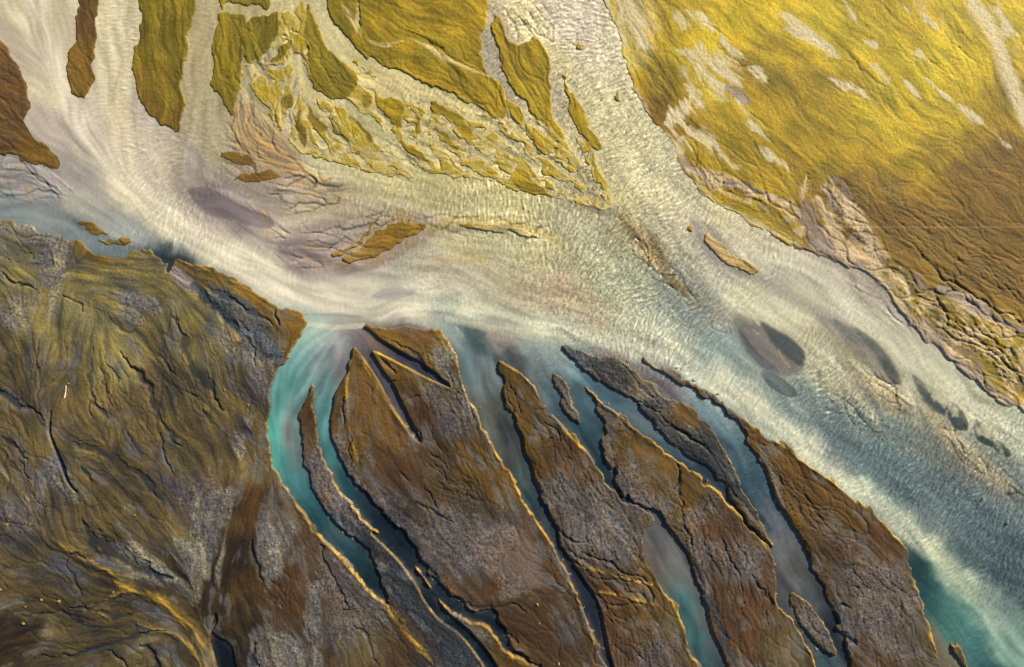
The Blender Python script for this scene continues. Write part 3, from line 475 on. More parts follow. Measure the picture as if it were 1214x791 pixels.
# pale sand streaks and channels in the north
def pale(p, w, c='cream', a=.9, k=1.35):
    w = np.atleast_1d(np.asarray(w, float)); tt = np.linspace(0, 1, 11)
    if len(P(p)) < 7: w = np.interp(tt, np.linspace(0, 1, max(2, len(w))), w if len(w) > 1 else np.repeat(w, 2))*np.minimum(1, 3.2*np.minimum(tt, 1-tt)+.08); p = (lambda q: np.stack([np.interp(tt, np.linspace(0, 1, len(q)), q[:, i]) for i in (0, 1)], 1))(spline(P(p), False, 5))
    q = stroke_dist(p, w*.9); paint(c, sstep(1.6, .3, q+k*(0.40*st_m+.25*gwn+.25*st_f))*a)
for p, w in [("915,12 935,25 955,42 985,62 1005,74", [3, 7, 7, 5, 2]), ("1078,-10 1092,10 1108,28 1126,50", [6, 7, 5, 2]), ("1020,68 1036,80 1050,94 1060,110", [1, 4, 3, 1]), ("998,0 1008,14 1016,30", [2, 3, 2]), ("812,12 830,22 850,38 868,52", [3, 5, 5, 2]), ("845,42 868,58 885,72", [2, 4, 2]), ("885,78 900,90 910,100", [2, 4, 2]), ("892,166 916,184 938,206", [2, 4, 2]), ("862,104 876,124 890,146 912,168", [2, 3, 4, 2]), ("1096,92 1130,124", [2, 3]), ("1128,120 1170,152", [2, 3]), ("1165,148 1204,182", [3, 4]), ("1022,48 1040,58", [2, 3]), ("1085,60 1098,72", [3, 2]), ("1065,90 1080,105 1092,118", [1, 2, 1]), ("965,82 1000,100 1042,124", [1, 3, 1]), ("1008,105 1020,110 1030,118", 2.5)]:
    pale(p, w)
for p, w, al in [("433,47 455,54 483,48", [1.2, 2.6, 2], .8), ("484,45 505,55 530,70 556,82 581,91", [2, 3, 3, 2.6, 1.5], .9), ("405,4 418,24 430,46", [2.5, 3, 3], .7)]: pale(p, w, (.42, .34, .15), al, .6)
for p, w, al in [("712,-40 722,10 735,38 742,62", [5, 8, 8, 4], .7), ("786,150 800,172 812,192", [6, 8, 5], .9), ("808,200 830,225 858,246 900,268 940,288 970,300", [4, 6, 5, 3, 3, 3], .55), ("748,92 758,115 772,138", [3, 3, 3], .6), ("985,300 1020,320 1055,352 1085,388", [4, 5, 5, 4], .35)]: pale(p, w, 'cream', al, 1.3)
pale("1147,-60 1150,0 1168,25 1182,55 1195,90 1212,135 1240,200", [8, 8, 11, 9, 9, 8, 8], 'cream', .95, .3)
pale("1178,-40 1186,20 1200,45 1212,85", [3, 4, 6, 3])
for p, w, a in [("735,-20 745,20 760,40 755,60", [10, 12, 10, 6], .7), ("795,10 805,25 815,35", [4, 6, 5], .6), ("800,60 825,65 845,75 860,90 880,105", [8, 12, 14, 12, 5], .8), ("810,100 830,110 850,100 870,110", [6, 10, 10, 5], .8), ("785,150 800,140 815,130 818,110", [5, 9, 8, 5], 1), ("800,170 815,160 835,165 850,175 870,195 890,205", [6, 9, 8, 5, 4, 3], .8), ("845,118 870,120 890,130", [3, 4, 2], .5), ("755,60 765,50 775,60", 4, .6), ("810,78 815,92", 4, .4), ("808,190 830,215 850,228 875,240", [3, 5, 5, 4], .5)]:
    pale(p, w, 'cream', a, 1.6)
paint('mauve', sstep(1.3, .7, stroke_dist("862,105 875,112 888,122", [4, 6, 3]))*.7)
for p, w in [("808,193 830,206 850,215 880,221 904,231 925,238 940,246 952,264 966,287", [3.5, 5, 4.5, 4.5, 4, 3.5, 3, 3, 2]), ("976,222 985,235 992,248", [4, 3, 2]), ("998,238 1010,250 1020,270 1032,292 1046,316", [3, 5, 5, 4, 4]), ("965,290 985,300 1010,318 1040,340", [6, 14, 16, 10]), ("970,270 980,285 1000,300", [5, 9, 8]), ("1112,342 1135,352 1160,368 1180,380 1214,392", [4, 8, 10, 5, 3]), ("1060,365 1090,395 1125,428 1165,460 1230,500", [6, 10, 12, 9, 6])]:
    paint((.24, .195, .17), sstep(1.3, .6, stroke_dist(p, w)+.3*rag)*.8)
for p, w in [("956,208 950,240", 3), ("985,215 1000,240 1015,265 1022,275", [3, 4, 4, 3]), ("972,240 985,265 1000,285", [4, 6, 5]), ("1005,285 1020,298 1035,310 1045,325", [6, 8, 8, 5]), ("1000,250 1012,262 1020,280", [4, 5, 4]), ("1092,372 1102,400 1112,412", [3, 4, 3]), ("925,238 940,246 960,275", [2, 3, 2])]:
    pale(p, w, (.42, .33, .21), .75, 1.4)

fr = soft(fill("800,182 840,203 880,217 925,236 962,240 984,212 1004,224 1052,305 1112,338 1230,400 1230,500 1135,440 1060,362 985,312 960,288 904,250 860,230 806,204"), 4)
fn = fractal(7, 4)+.6*st_c+.35*st_m
frm = sstep(.1, .5, fr)
paint((.40, .31, .19), frm*sstep(.1, 1.2, fn)*.75)
paint((.19, .15, .135), frm*sstep(.5, 1.5, -fn+.3*st_m)*.6)
paint((.055, .04, .022), frm*sstep(.9, 2.2, rill)*.6)
H += frm*inl*(.03*np.clip(fn, -1.5, 1.5)-.035*np.clip(rill, -.5, 2.5)+.03*st_m)
# ---- the wet, silty riverbed (outside the land)
WATERPTS = [(40,20,(.44,.40,.29)),(60,100,(.47,.42,.30)),(20,60,(.33,.29,.24)),(140,40,(.44,.40,.28)),(140,130,(.46,.41,.30)),(70,60,(.36,.32,.24)),(60,150,(.35,.31,.28)),(110,140,(.38,.34,.29)),(150,220,(.50,.46,.34)),(200,270,(.52,.49,.37)),(260,300,(.53,.50,.39)),(190,180,(.38,.34,.28)),(180,155,(.33,.30,.26)),(235,60,(.30,.26,.16)),(235,120,(.30,.26,.17)),(230,200,(.27,.24,.20)),(255,160,(.28,.25,.17)),(320,320,(.52,.50,.40)),(400,350,(.54,.53,.42)),(480,365,(.54,.53,.42)),(560,370,(.53,.52,.40)),(640,390,(.52,.52,.40)),
 (260,235,(.19,.165,.175)),(300,260,(.21,.18,.185)),(230,240,(.25,.22,.2)),(30,220,(.20,.19,.20)),(10,245,(.14,.17,.19)),(60,250,(.17,.19,.20)),(70,210,(.24,.22,.22)),(90,235,(.30,.29,.27)),(-60,220,(.2,.19,.2)),(130,295,(.10,.13,.15)),(150,275,(.25,.27,.27)),(90,280,(.13,.16,.18)),
 (300,20,(.32,.28,.15)),(340,60,(.36,.32,.19)),(300,100,(.30,.27,.16)),(300,150,(.25,.21,.14)),(320,180,(.25,.19,.12)),(350,150,(.40,.36,.26)),(380,190,(.40,.37,.25)),(420,90,(.40,.36,.2)),(380,140,(.36,.32,.18)),(460,95,(.42,.37,.2)),(440,190,(.40,.36,.2)),(520,210,(.42,.38,.2)),(540,150,(.40,.35,.18)),(600,180,(.36,.33,.2)),(640,190,(.44,.40,.24)),(600,230,(.40,.37,.2)),(500,240,(.36,.33,.19)),(410,240,(.30,.26,.17)),(330,210,(.24,.20,.16)),(360,250,(.30,.26,.2)),(330,240,(.23,.2,.18)),(340,280,(.36,.32,.27)),(370,290,(.23,.20,.19)),(350,305,(.18,.15,.17)),(400,310,(.26,.22,.2)),(380,325,(.34,.31,.28)),(430,320,(.33,.30,.27)),(450,340,(.45,.43,.36)),(390,340,(.42,.4,.34)),(340,330,(.46,.44,.37)),(460,350,(.36,.35,.32)),(465,348,(.22,.21,.22)),
 (530,320,(.34,.31,.25)),(560,300,(.35,.32,.2)),(600,330,(.34,.32,.23)),(660,340,(.34,.28,.20)),(690,360,(.34,.275,.19)),(620,345,(.34,.29,.21)),(700,370,(.36,.33,.24)),(640,300,(.38,.36,.22)),(560,340,(.38,.36,.30)),(500,345,(.45,.43,.36)),(680,310,(.34,.33,.22)),(720,340,(.32,.33,.24)),(760,390,(.36,.38,.30)),
 (590,20,(.36,.31,.22)),(620,20,(.48,.43,.26)),(640,40,(.5,.45,.28)),(580,60,(.28,.25,.2)),(660,20,(.50,.44,.36)),(690,40,(.48,.43,.36)),(700,80,(.48,.43,.32)),(660,70,(.40,.36,.22)),(655,110,(.34,.31,.22)),(690,100,(.46,.42,.28)),(720,130,(.46,.43,.28)),(740,170,(.44,.41,.26)),(700,130,(.42,.39,.24)),(685,180,(.38,.34,.22)),(760,200,(.44,.42,.28)),(780,230,(.44,.41,.28)),(740,230,(.40,.37,.22)),(740,260,(.26,.24,.14)),(770,290,(.24,.21,.13)),(790,280,(.38,.35,.27)),(720,250,(.24,.23,.17)),(800,260,(.44,.41,.3)),(850,255,(.44,.41,.28)),(840,280,(.30,.28,.23)),(880,285,(.42,.39,.29)),(920,300,(.4,.37,.29)),(860,320,(.32,.31,.27)),(840,300,(.23,.22,.22)),(830,310,(.36,.34,.28)),(810,330,(.22,.23,.20)),(840,350,(.24,.26,.25)),(820,370,(.17,.20,.20)),(860,360,(.40,.39,.29)),(880,340,(.40,.39,.29)),(960,330,(.36,.34,.30)),(930,330,(.30,.29,.26)),(1000,360,(.38,.37,.31)),(950,360,(.38,.37,.29)),(900,370,(.36,.36,.28)),(1050,400,(.40,.39,.31)),(1100,440,(.39,.40,.31)),(1160,480,(.37,.38,.30)),(1214,510,(.33,.36,.30)),(1300,560,(.33,.36,.3)),(1070,380,(.30,.28,.25)),(1030,340,(.28,.25,.22)),(990,400,(.30,.28,.22)),(960,400,(.34,.33,.24)),(1010,440,(.26,.24,.18)),(1050,470,(.22,.21,.16)),(980,430,(.32,.32,.24)),
 (800,375,(.24,.27,.24)),(840,420,(.22,.28,.27)),(800,345,(.2,.24,.22)),(770,340,(.24,.26,.2)),(860,410,(.17,.22,.23)),(800,410,(.46,.47,.38)),(860,450,(.42,.44,.37)),(900,480,(.47,.48,.39)),(960,530,(.48,.50,.41)),(1020,580,(.44,.48,.40)),(940,490,(0.167,0.208,0.218)),(980,505,(0.108,0.148,0.166)),(1000,520,(0.098,0.139,0.156)),(1060,560,(0.078,0.118,0.135)),(1030,545,(0.088,0.129,0.146)),(1100,590,(0.078,0.113,0.135)),(1160,620,(0.069,0.104,0.125)),(1130,600,(0.078,0.109,0.130)),(1050,510,(0.118,0.148,0.151)),(1120,540,(0.128,0.139,0.130)),(1214,600,(0.098,0.129,0.135)),(1214,650,(0.059,0.089,0.109)),(1090,500,(0.167,0.178,0.146)),(1180,570,(0.118,0.139,0.135)),(1180,680,(0.039,0.064,0.083)),(1100,620,(0.108,0.139,0.156)),(1150,660,(0.059,0.089,0.104)),(1214,710,(0.059,0.099,0.114)),(1300,660,(0.069,0.099,0.114)),(1300,740,(.08,.14,.14)),(1080,625,(.33,.38,.30)),(1110,655,(.36,.40,.29)),(1140,692,(.34,.40,.30)),(1170,732,(.24,.33,.27)),(1200,770,(.17,.28,.25)),(1260,830,(.2,.32,.3)),(1180,705,(.15,.20,.19)),
 (1085,670,(.012,.035,.042)),(1095,700,(.012,.045,.052)),(1110,720,(.02,.065,.07)),(1130,740,(.04,.12,.115)),(1110,765,(.12,.11,.085)),(1150,760,(.045,.13,.13)),(1170,785,(.02,.06,.07)),(1160,775,(.04,.12,.13)),(1130,785,(.12,.10,.07)),
 (380,400,(.33,.42,.40)),(400,395,(.36,.41,.38)),(360,425,(.15,.31,.30)),(375,430,(.25,.33,.31)),(345,450,(.10,.32,.29)),(335,480,(.085,.33,.29)),(328,510,(.07,.32,.28)),(345,490,(.18,.30,.26)),(345,520,(.20,.22,.19)),(350,545,(.15,.21,.19)),(332,545,(.06,.26,.24)),(345,565,(.045,.20,.20)),(360,590,(.03,.14,.15)),(385,620,(.02,.08,.095)),(400,635,(.055,.11,.11)),(420,660,(.012,.045,.06)),(440,685,(.01,.03,.04)),(380,480,(.12,.34,.31)),(383,510,(.09,.32,.29)),(378,450,(.15,.26,.25)),(390,540,(.05,.20,.20)),(410,572,(.012,.06,.075)),(432,600,(.012,.03,.042)),(455,625,(.010,.02,.03)),(480,650,(.010,.02,.03)),(530,715,(.010,.02,.03)),(400,430,(.21,.20,.20)),(420,400,(.19,.17,.18)),(430,405,(.13,.11,.13)),(445,440,(.10,.09,.105)),(470,475,(.07,.06,.07)),(480,410,(.10,.09,.11)),(505,432,(.03,.04,.05)),(448,408,(.22,.15,.10)),(485,420,(.05,.05,.07)),
 (540,400,(.2,.25,.25)),(550,430,(.10,.17,.18)),(560,400,(.05,.08,.09)),(573,400,(.04,.07,.08)),(575,425,(.17,.22,.21)),(570,455,(.16,.20,.19)),(585,490,(.12,.12,.09)),(580,500,(.13,.13,.10)),(598,510,(.05,.06,.06)),(600,535,(.09,.10,.085)),(620,565,(.06,.09,.085)),(635,595,(.03,.055,.06)),(645,620,(.05,.06,.065)),(655,640,(.015,.03,.04)),(680,672,(.012,.02,.03)),(710,740,(.012,.02,.03)),(590,400,(.30,.27,.24)),(605,410,(.25,.22,.2)),(610,430,(.06,.08,.09)),
 (630,415,(.24,.30,.29)),(640,440,(.17,.20,.19)),(650,470,(.10,.15,.16)),(665,495,(.035,.07,.085)),(690,505,(.035,.085,.105)),(705,530,(.02,.06,.075)),(725,565,(.012,.04,.055)),(680,480,(.05,.10,.12)),(665,425,(.24,.29,.28)),(680,440,(.22,.29,.29)),(700,455,(.06,.14,.18)),(690,450,(.09,.18,.2)),(730,475,(.055,.125,.155)),(760,497,(.12,.17,.19)),(785,528,(.10,.14,.16)),(800,535,(.05,.11,.15)),(830,560,(.022,.05,.07)),(860,585,(.022,.045,.065)),(890,615,(.025,.05,.07)),(735,440,(.16,.13,.13)),(780,435,(.22,.25,.26)),(790,460,(.12,.10,.11)),(770,430,(.2,.2,.19)),(805,455,(.25,.31,.31)),(825,480,(.16,.24,.26)),(850,505,(.12,.19,.21)),(870,540,(.055,.11,.13)),(890,570,(.04,.085,.11)),(910,610,(.12,.15,.17)),(930,640,(.17,.17,.16)),(945,680,(.15,.14,.125)),(965,710,(.08,.09,.09)),(930,690,(.1,.1,.1)),(950,750,(.06,.07,.07)),(965,780,(.04,.085,.09)),(980,730,(.02,.03,.04)),
 (780,640,(.12,.115,.11)),(795,665,(.13,.12,.11)),(775,665,(.2,.15,.12)),(800,695,(.07,.13,.125)),(793,690,(.17,.14,.11)),(812,720,(.035,.13,.125)),(820,745,(.04,.14,.135)),(815,690,(.12,.11,.10)),(835,745,(.10,.10,.09)),(845,780,(.05,.08,.085)),(830,780,(.035,.10,.11)),
 (500,700,(.01,.02,.03)),(550,750,(.008,.02,.03)),(70,530,(.01,.018,.024)),(265,770,(.004,.008,.012)),(203,314,(.02,.03,.04))]
def wzone():
    num = np.zeros((len(cy), len(cx), 3), f32); den = np.zeros((len(cy), len(cx)), f32)
    for x, y, c in WATERPTS:
        # anisotropic kernel stretched along the local flow
        j = int(np.clip((y-Y0)/st, 0, len(cy)-1)); i = int(np.clip((x-X0)/st, 0, len(cx)-1))
        a = 0.5*math.atan2(ss[j, i], cc[j, i]); dx = cx[None, :]-x; dy = cy[:, None]-y
        al = dx*math.cos(a)+dy*math.sin(a); pe = -dx*math.sin(a)+dy*math.cos(a)
        w = (al*al*0.35+pe*pe*1.4+50)**-1.9
        num += w[..., None]*np.log(np.array(c)+2e-3); den += w
    return np.exp(np.stack([up(num[..., k]/den) for k in range(3)], -1))-2e-3
wcol = warp3(wzone(), 4, 10)
_g = wcol.mean(-1, keepdims=True)
south = (soft(fill("310,440 340,430 380,405 420,398 520,402 700,425 860,490 960,590 1060,660 1110,800 1110,960 200,960 240,700 330,580"), 10)*.9)[..., None]
wcol = wcol*(1-south)+(wcol*.84+_g*.16)*south*np.array([.60, .64, .77], f32)
def wpaint(c, m):
    global wcol
    m = np.clip(m, 0, 1)[..., None]; wcol = wcol*(1-m)+np.array(c, f32)*m
wr = 0.22*st_c+0.12*fractal(5)
calm = np.zeros((NY, NX), f32)
# slack, dark water in the lee of the bars
for g, c in [("868,372 884,371 920,392 948,411 954,434 940,446 915,442 893,426 878,406 870,391", (.12, .11, .115)), ("902,382 925,394 949,412 953,432 940,430 920,412", (.045, .055, .06)), ("874,388 884,398 900,420 918,436 905,435 888,418", (.06, .07, .08)), ("903,440 925,448 947,468 932,470 910,457", (.03, .055, .065)), ("962,370 990,379 1020,394 1045,413 1062,438 1066,456 1050,453 1030,436 1000,420 985,396", (.15, .145, .13)), ("1004,386 1025,396 1047,413 1063,437 1067,457 1054,450 1040,425 1020,404", (.045, .055, .06)), ("985,376 1005,388 1030,410 1015,408 995,392", (.10, .105, .10)), ("1080,442 1101,457 1122,472 1127,492 1110,490 1093,472", (.022, .036, .042)), ("1123,476 1142,490 1147,510 1128,505", (.02, .036, .042)), ("1154,498 1174,513 1178,530 1159,522", (.02, .036, .042)), ("1175,518 1197,535 1195,543 1180,534", (.02, .036, .042)), ("221,226 236,222 252,225 285,244 326,262 312,270 270,262 240,250", (.165, .14, .155)), ("220,180 232,175 245,200 238,218 222,222", (.22, .19, .18)), ("330,292 352,286 390,290 380,300 350,306 333,300", (.16, .135, .15)), ("345,300 385,303 395,315 370,312", (.15, .125, .14)), ("440,352 462,343 492,346 470,354", (.27, .25, .25)), ("690,243 705,244 725,248 728,255 712,256", (.17, .165, .13)), ("816,258 825,262 838,285 870,312 900,330 880,330 850,312 830,292", (.2, .195, .19))]:
    mk = fill(g); small = mk.sum() < 900; m = .6*soft(mk, 1.1 if small else 1.8)+.4*soft(mk, 2.2 if small else 8); m = sstep(.15, .75 if small else .95, m+.38*wr*sstep(.02, .3, m)+.10*st_m*sstep(.02, .3, m)); wpaint(c, m*.9); calm = np.maximum(calm, m)
for p, w, c, a in [("1066,458 1078,470 1085,485", [3, 4, 3], (.34, .33, .25), .7), ("1122,492 1126,478 1120,470", 2, (.38, .37, .28), .8), ("1150,508 1155,498 1146,490", 2.5, (.38, .37, .28), .8), ("895,408 910,425 930,436", [2, 3, 2], (.14, .13, .12), .6), ("893,391 897,395 900,396", 1.2, (.4, .33, .2), .35), ("923,415 928,425 936,435", 1.4, (.4, .33, .2), .3),
  ("980,380 1000,410 1030,450 1060,490", [2, 4, 6, 5], (.40, .36, .22), .3), ("1030,450 1060,468 1075,480", [3, 6, 3], (.42, .35, .2), .55), ("1095,480 1120,510 1150,540 1190,575", [6, 10, 12, 10], (.36, .31, .2), .5), ("735,252 752,275 772,305 800,335 830,360", [3, 5, 6, 7, 6], (.2, .16, .09), .55), ("800,320 830,340 860,385", [3, 6, 6], (.27, .24, .17), .5), ("860,352 890,372 900,385", [3, 4, 2], (.42, .41, .31), .7), ("366,384 395,388 430,386", 3, (.5, .49, .4), .6), ("530,378 600,392 680,403 740,412", [3, 6, 6, 3], (.52, .51, .4), .35), ("300,205 330,190 345,205 400,225", 3, (.24, .17, .1), .6), ("345,312 362,308", 2, (.5, .33, .3), .8)]:
    wpaint(c, sstep(1.4, .5, stroke_dist(p, w)+.5*wr)*a)
def strand(p, w, c, a, ragd=.5):
    wpaint(c, sstep(1.7, .15, stroke_dist(p, w)+ragd*wr*.8)*a*np.clip(.85+.2*st_m+.15*st_c, .2, 1))
for q in [("800,318 830,350 862,380 880,410 905,440 935,462", [8, 14, 12, 6, 6, 5], (.15, .17, .17), .6), ("880,322 930,345 975,372 1010,395 1045,420", [5, 8, 9, 9, 6], (.20, .20, .19), .6), ("895,440 930,460 980,480 1030,520", [6, 10, 9, 6], (.14, .17, .17), .5),
          ("770,250 820,303 862,345 902,367 950,392 985,425 1010,460 1040,500", [8, 9, 8, 7, 8, 7, 6, 4], (.44, .43, .33), .65), ("868,362 884,374 890,384", [6, 5, 2], (.40, .40, .33), .8), ("880,295 950,325 1020,372 1070,415 1105,450 1150,484 1230,535", [8, 14, 15, 15, 14, 13, 14], (.42, .42, .34), .6), ("1064,430 1076,455 1080,480 1090,500", [6, 6, 5, 4], (.38, .38, .3), .7),
          ("40,-40 45,30 65,90 100,150 160,220 240,285 320,335 400,362 480,368", [16, 16, 16, 18, 20, 18, 16, 12, 9], (.56, .52, .45), .6), ("138,-40 138,60 135,130 150,190", [12, 12, 14, 12], (.52, .47, .34), .4), ("560,372 660,392 740,410 810,440 900,490 980,550 1050,612 1100,650", [8, 9, 11, 12, 13, 13, 11, 9], (.46, .47, .38), .55),
          ("220,180 240,205 262,222 300,246", [4, 5, 5, 4], (.33, .3, .28), .5), ("300,265 360,262 420,246 480,240", [6, 6, 7, 6], (.38, .35, .28), .5)]: strand(*q)
for q in [("222,226 236,221 254,225 286,243 328,263 312,270 270,261 240,249", (.12, .10, .115), .75, 2.5), ("330,290 352,283 400,284 385,302 350,308 333,300", (.11, .092, .105), .6, 3), ("400,310 440,312 470,300 500,288 470,306 430,322 400,325", (.12, .105, .11), .7, 3),
          ("1080,442 1101,457 1122,472 1127,492 1110,490 1093,472", (.035, .052, .058), .55, 1.8), ("1123,476 1142,490 1147,510 1128,505", (.035, .052, .058), .55, 1.8), ("1154,498 1174,513 1178,530 1159,522", (.035, .052, .058), .55, 1.8), ("1175,518 1197,535 1195,543 1180,534", (.035, .052, .058), .55, 1.8),
          ("902,382 925,394 949,412 953,432 940,430 920,412", (.05, .06, .068), .5, 3), ("1012,389 1030,398 1049,413 1064,437 1068,457 1054,450 1042,425 1024,404", (.05, .06, .068), .5, 3), ("872,385 884,398 900,420 925,440 905,437 885,418", (.06, .07, .085), .55, 3), ("905,441 925,449 948,469 930,468 910,456", (.05, .075, .09), .5, 3)]:
    mk = soft(fill(q[0]), q[3]); wpaint(q[1], sstep(.2, .8, mk+(.3*wr+.12*st_m)*sstep(.03, .3, mk))*q[2])
for p, w, c, a in [("385,307 420,290 450,268 485,256 520,260", [3, 6, 6, 5, 3], (.34, .23, .09), .7), ("505,268 540,263 580,262 620,268 665,288", [4, 6, 6, 6, 4], (.36, .29, .11), .7), ("400,316 440,309 480,292 510,278", [2, 5, 6, 4], (.30, .19, .07), .7), ("505,312 550,306 575,306", [2, 3, 2], (.42, .30, .14), .5), ("735,258 760,285 790,318 815,345", [3, 6, 7, 4], (.15, .11, .05), .7)]:
    wpaint(c, sstep(1.6, .2, stroke_dist(p, w)+.35*cross2+.3*st_m)*a)
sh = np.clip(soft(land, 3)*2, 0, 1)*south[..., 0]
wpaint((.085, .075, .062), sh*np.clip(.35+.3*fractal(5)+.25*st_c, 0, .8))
wcol = wcol*(1+south*np.clip(.10*st_c+.09*fractal(7, 4), -.3, .35)[..., None])
for t in np.sort(RNG.random(13)):   # pale fingers of silt hanging into the slack water
    x, y = np.interp(t, [0, .5, 1], [1088, 1140, 1206]), np.interp(t, [0, .5, 1], [447, 484, 545]); L = random.uniform(8, 20)
    wpaint((.38, .37, .28), sstep(1.6, .3, stroke_dist(np.array([[x-3, y-8], [x+.1*L, y+.3*L], [x+.45*L, y+1.1*L]]), [4.5, 3.0, 1.2])*(1+.35*gwn))*.5)
wpaint((.20, .17, .165), soft(fill("330,285 400,258 470,248 525,258 505,290 450,314 400,330 340,320"), 6)*np.clip(.75+.25*st_m+.2*st_c, 0, 1)*.85)
# fan of fine rills and delta sands
FAN = soft(fill("285,112 302,122 330,160 350,188 400,215 415,235 380,240 330,200 300,190 285,165"), 5)
wpaint((.33, .21, .08), FAN*sstep(.0, 1.2, st_m)*.75)
wpaint((.16, .12, .10), FAN*sstep(.2, 1.2, -st_m)*.5)
DS = soft(DELTA, 6)
wpaint((.46, .38, .16), DS*sstep(.0, 1.4, dp*.5+st_m*.8)*.5)
wpaint((.20, .18, .13), DS*sstep(.5, 1.6, -st_m+.4*fractal(6))*.45)
AW = ["285,112 302,122 330,160 350,188 400,215 415,235 380,245 320,230 280,215 260,180", "-60,190 40,190 75,200 85,225 60,240 0,235 -60,240", "320,270 380,255 450,250 470,262 440,310 390,322 330,310", "735,250 755,262 800,320 865,385 850,395 800,350 745,290", "1005,420 1060,450 1090,490 1050,480", "1095,485 1160,530 1214,580 1190,590 1120,530", "290,235 330,220 400,235 420,245 330,262 300,250", "590,0 640,5 660,40 640,50 600,48", "960,440 1010,470 1060,520 1000,500", "500,255 620,262 660,285 600,285 520,275", "1030,330 1080,390 1060,385 1010,335"]
awash = np.maximum(.8*soft(DELTA, 7), 0)
for g in AW: awash = np.maximum(awash, soft(fill(g), 6))
awash = (awash*sstep(-.9, .6, fractal(12)+.5*st_c+1.2*awash-.4)).astype(f32)
wcol = wcol*(1-awash*(.20*np.clip(rill, -.8, 2.5)+.18*np.clip(rill2, -.8, 2.5)-.10*st_m))[..., None]
wpaint((.30, .20, .07), awash*sstep(.2, 1.8, st_m*.7+fractal(8)*.6)*.45)
speck = zone([(560,320,.5),(640,330,1),(700,360,1),(500,300,.6),(440,330,.1),(300,280,.15),(140,100,.1),(700,80,1),(740,180,.9),(660,20,.9),(600,210,.8),(480,215,.5),(760,300,.9),(850,260,.5),(1050,490,.9),(1150,550,1),(1000,480,.8),(900,440,.3),(1100,420,.1),(950,350,.15),(1000,540,.4),(1100,640,.4),(1180,690,.7),(850,440,.3),(400,370,.1),(600,400,.2),(340,500,0),(560,470,0),(700,500,0),(940,680,0),(1090,700,0),(800,700,0),(1200,600,.8),(380,130,.4),(235,130,.4),(50,230,.1),(860,600,.4),(1190,770,.15),(1140,700,.1)])
sp = norm(RNG.standard_normal((NY, NX)).astype(f32)*.6+noise(.8))
wcol = wcol*(1+speck*.20*np.clip(sp, -2, 2.5))[..., None]
wcol = wcol*(1+.085*st_c+.065*st_m+.03*st_f)[..., None]

# ------------------------------------------------------------------ heights of riverbed and water
# the wet zone is broken into true water (smooth sheet) and awash sediment carried as colour in the water
rip = zone([(60,60,.05),(140,40,.35),(140,110,.4),(100,100,.1),(110,180,.12),(170,210,.35),(220,260,.5),(240,240,.6),(130,240,.1),(250,300,.25),(300,320,.15),(400,360,.06),(500,365,.08),(480,245,.6),(560,245,.7),(640,260,.7),(700,290,.9),(760,370,.9),(800,400,.9),(720,320,.8),(640,340,.1),(560,320,.06),(600,370,.1),(700,390,.25),(520,300,.05),(440,335,.06),(700,60,.7),(730,150,.7),(690,110,.6),(780,240,.7),(850,250,.5),(900,290,.4),(960,360,.12),(1050,400,.08),(1100,440,.15),(1150,470,.25),(900,420,.1),(960,440,.8),(980,400,.5),(880,470,.5),(1000,500,.9),(1080,560,.95),(1150,600,1),(1214,640,.9),(960,520,.4),(1020,580,.4),(1090,630,.6),(1140,660,.7),(1120,680,.2),(1170,730,.15),(1214,780,.15),(1180,670,.9),(1090,700,.03),(340,500,.01),(560,460,.01),(680,480,.01),(760,500,.01),(850,520,.02),(940,680,.02),(800,700,.01),(420,440,.05),(300,250,.04),(40,230,.1),(240,100,.1),(350,100,.15),(500,200,.25),(370,220,.1)])
rip = rip*(1-.85*calm); speck = speck*(1-.8*calm)
wcol = wcol*(1+np.clip(.16*cross+.14*cross2, -.35, .6)*rip)[..., None]
wcol = np.clip(wcol, .002, .7)
WZ = rip*(0.036*cross+0.040*cross2+0.008*sp)+0.010*speck*sp
fanq = np.full((NY, NX), 9., f32)
fa, fb = spline(P('278,128 280,160 292,182 325,194 350,200'), False, 4), spline(P('300,122 312,132 325,148 335,160 348,176'), False, 4)
for t in np.linspace(0, 1, 11): fanq = np.minimum(fanq, stroke_dist(fa*(1-t)+fb*t+np.cumsum(RNG.normal(0, .6, fa.shape), 0), .9))
fanq = np.where(fanq < 8, fanq*(1+.3*gwn), 9)
wpaint((.12, .10, .10), np.exp(-fanq**2)*.5)
wpaint((.40, .25, .08), np.exp(-((fanq-2.6)/1.2)**2)*(fanq < 6)*.6)
WZ -= .06*np.exp(-fanq**2)
WZ -= awash*(.035*np.clip(rill, -1, 3)+.03*np.clip(rill2, -1, 3)-.02*st_m-.01*sp)
nearland = blur(Lf, 2.0)
WZ = (WZ*np.clip(1-nearland*1.6, 0, 1)).astype(f32)
H = np.where(land, np.maximum(H, 0.03*bk), np.minimum(H, 0.35)).astype(f32)
H = np.where(land | (bk > .5), H, H-0.25).astype(f32)

shoal = (~land) & (blur(Lf, 5) > .12) & (GY > 395) & (GX > 330) & (GX < 1010) & (fractal(2.2, 3)+.6*st_c+2.2*blur(Lf, 6) > 2.9)
H = np.where(shoal, .05+.03*np.clip(peb, -1, 2), H).astype(f32)
# blend towards the surrounding plain at the rim of the survey
rim = np.minimum(np.minimum(GX-X0, X1-GX), np.minimum(GY-Y0, Y1-GY))
rk = sstep(0, 40, rim)
H = (H*rk-0.5*(1-rk)).astype(f32); WZ = WZ*rk

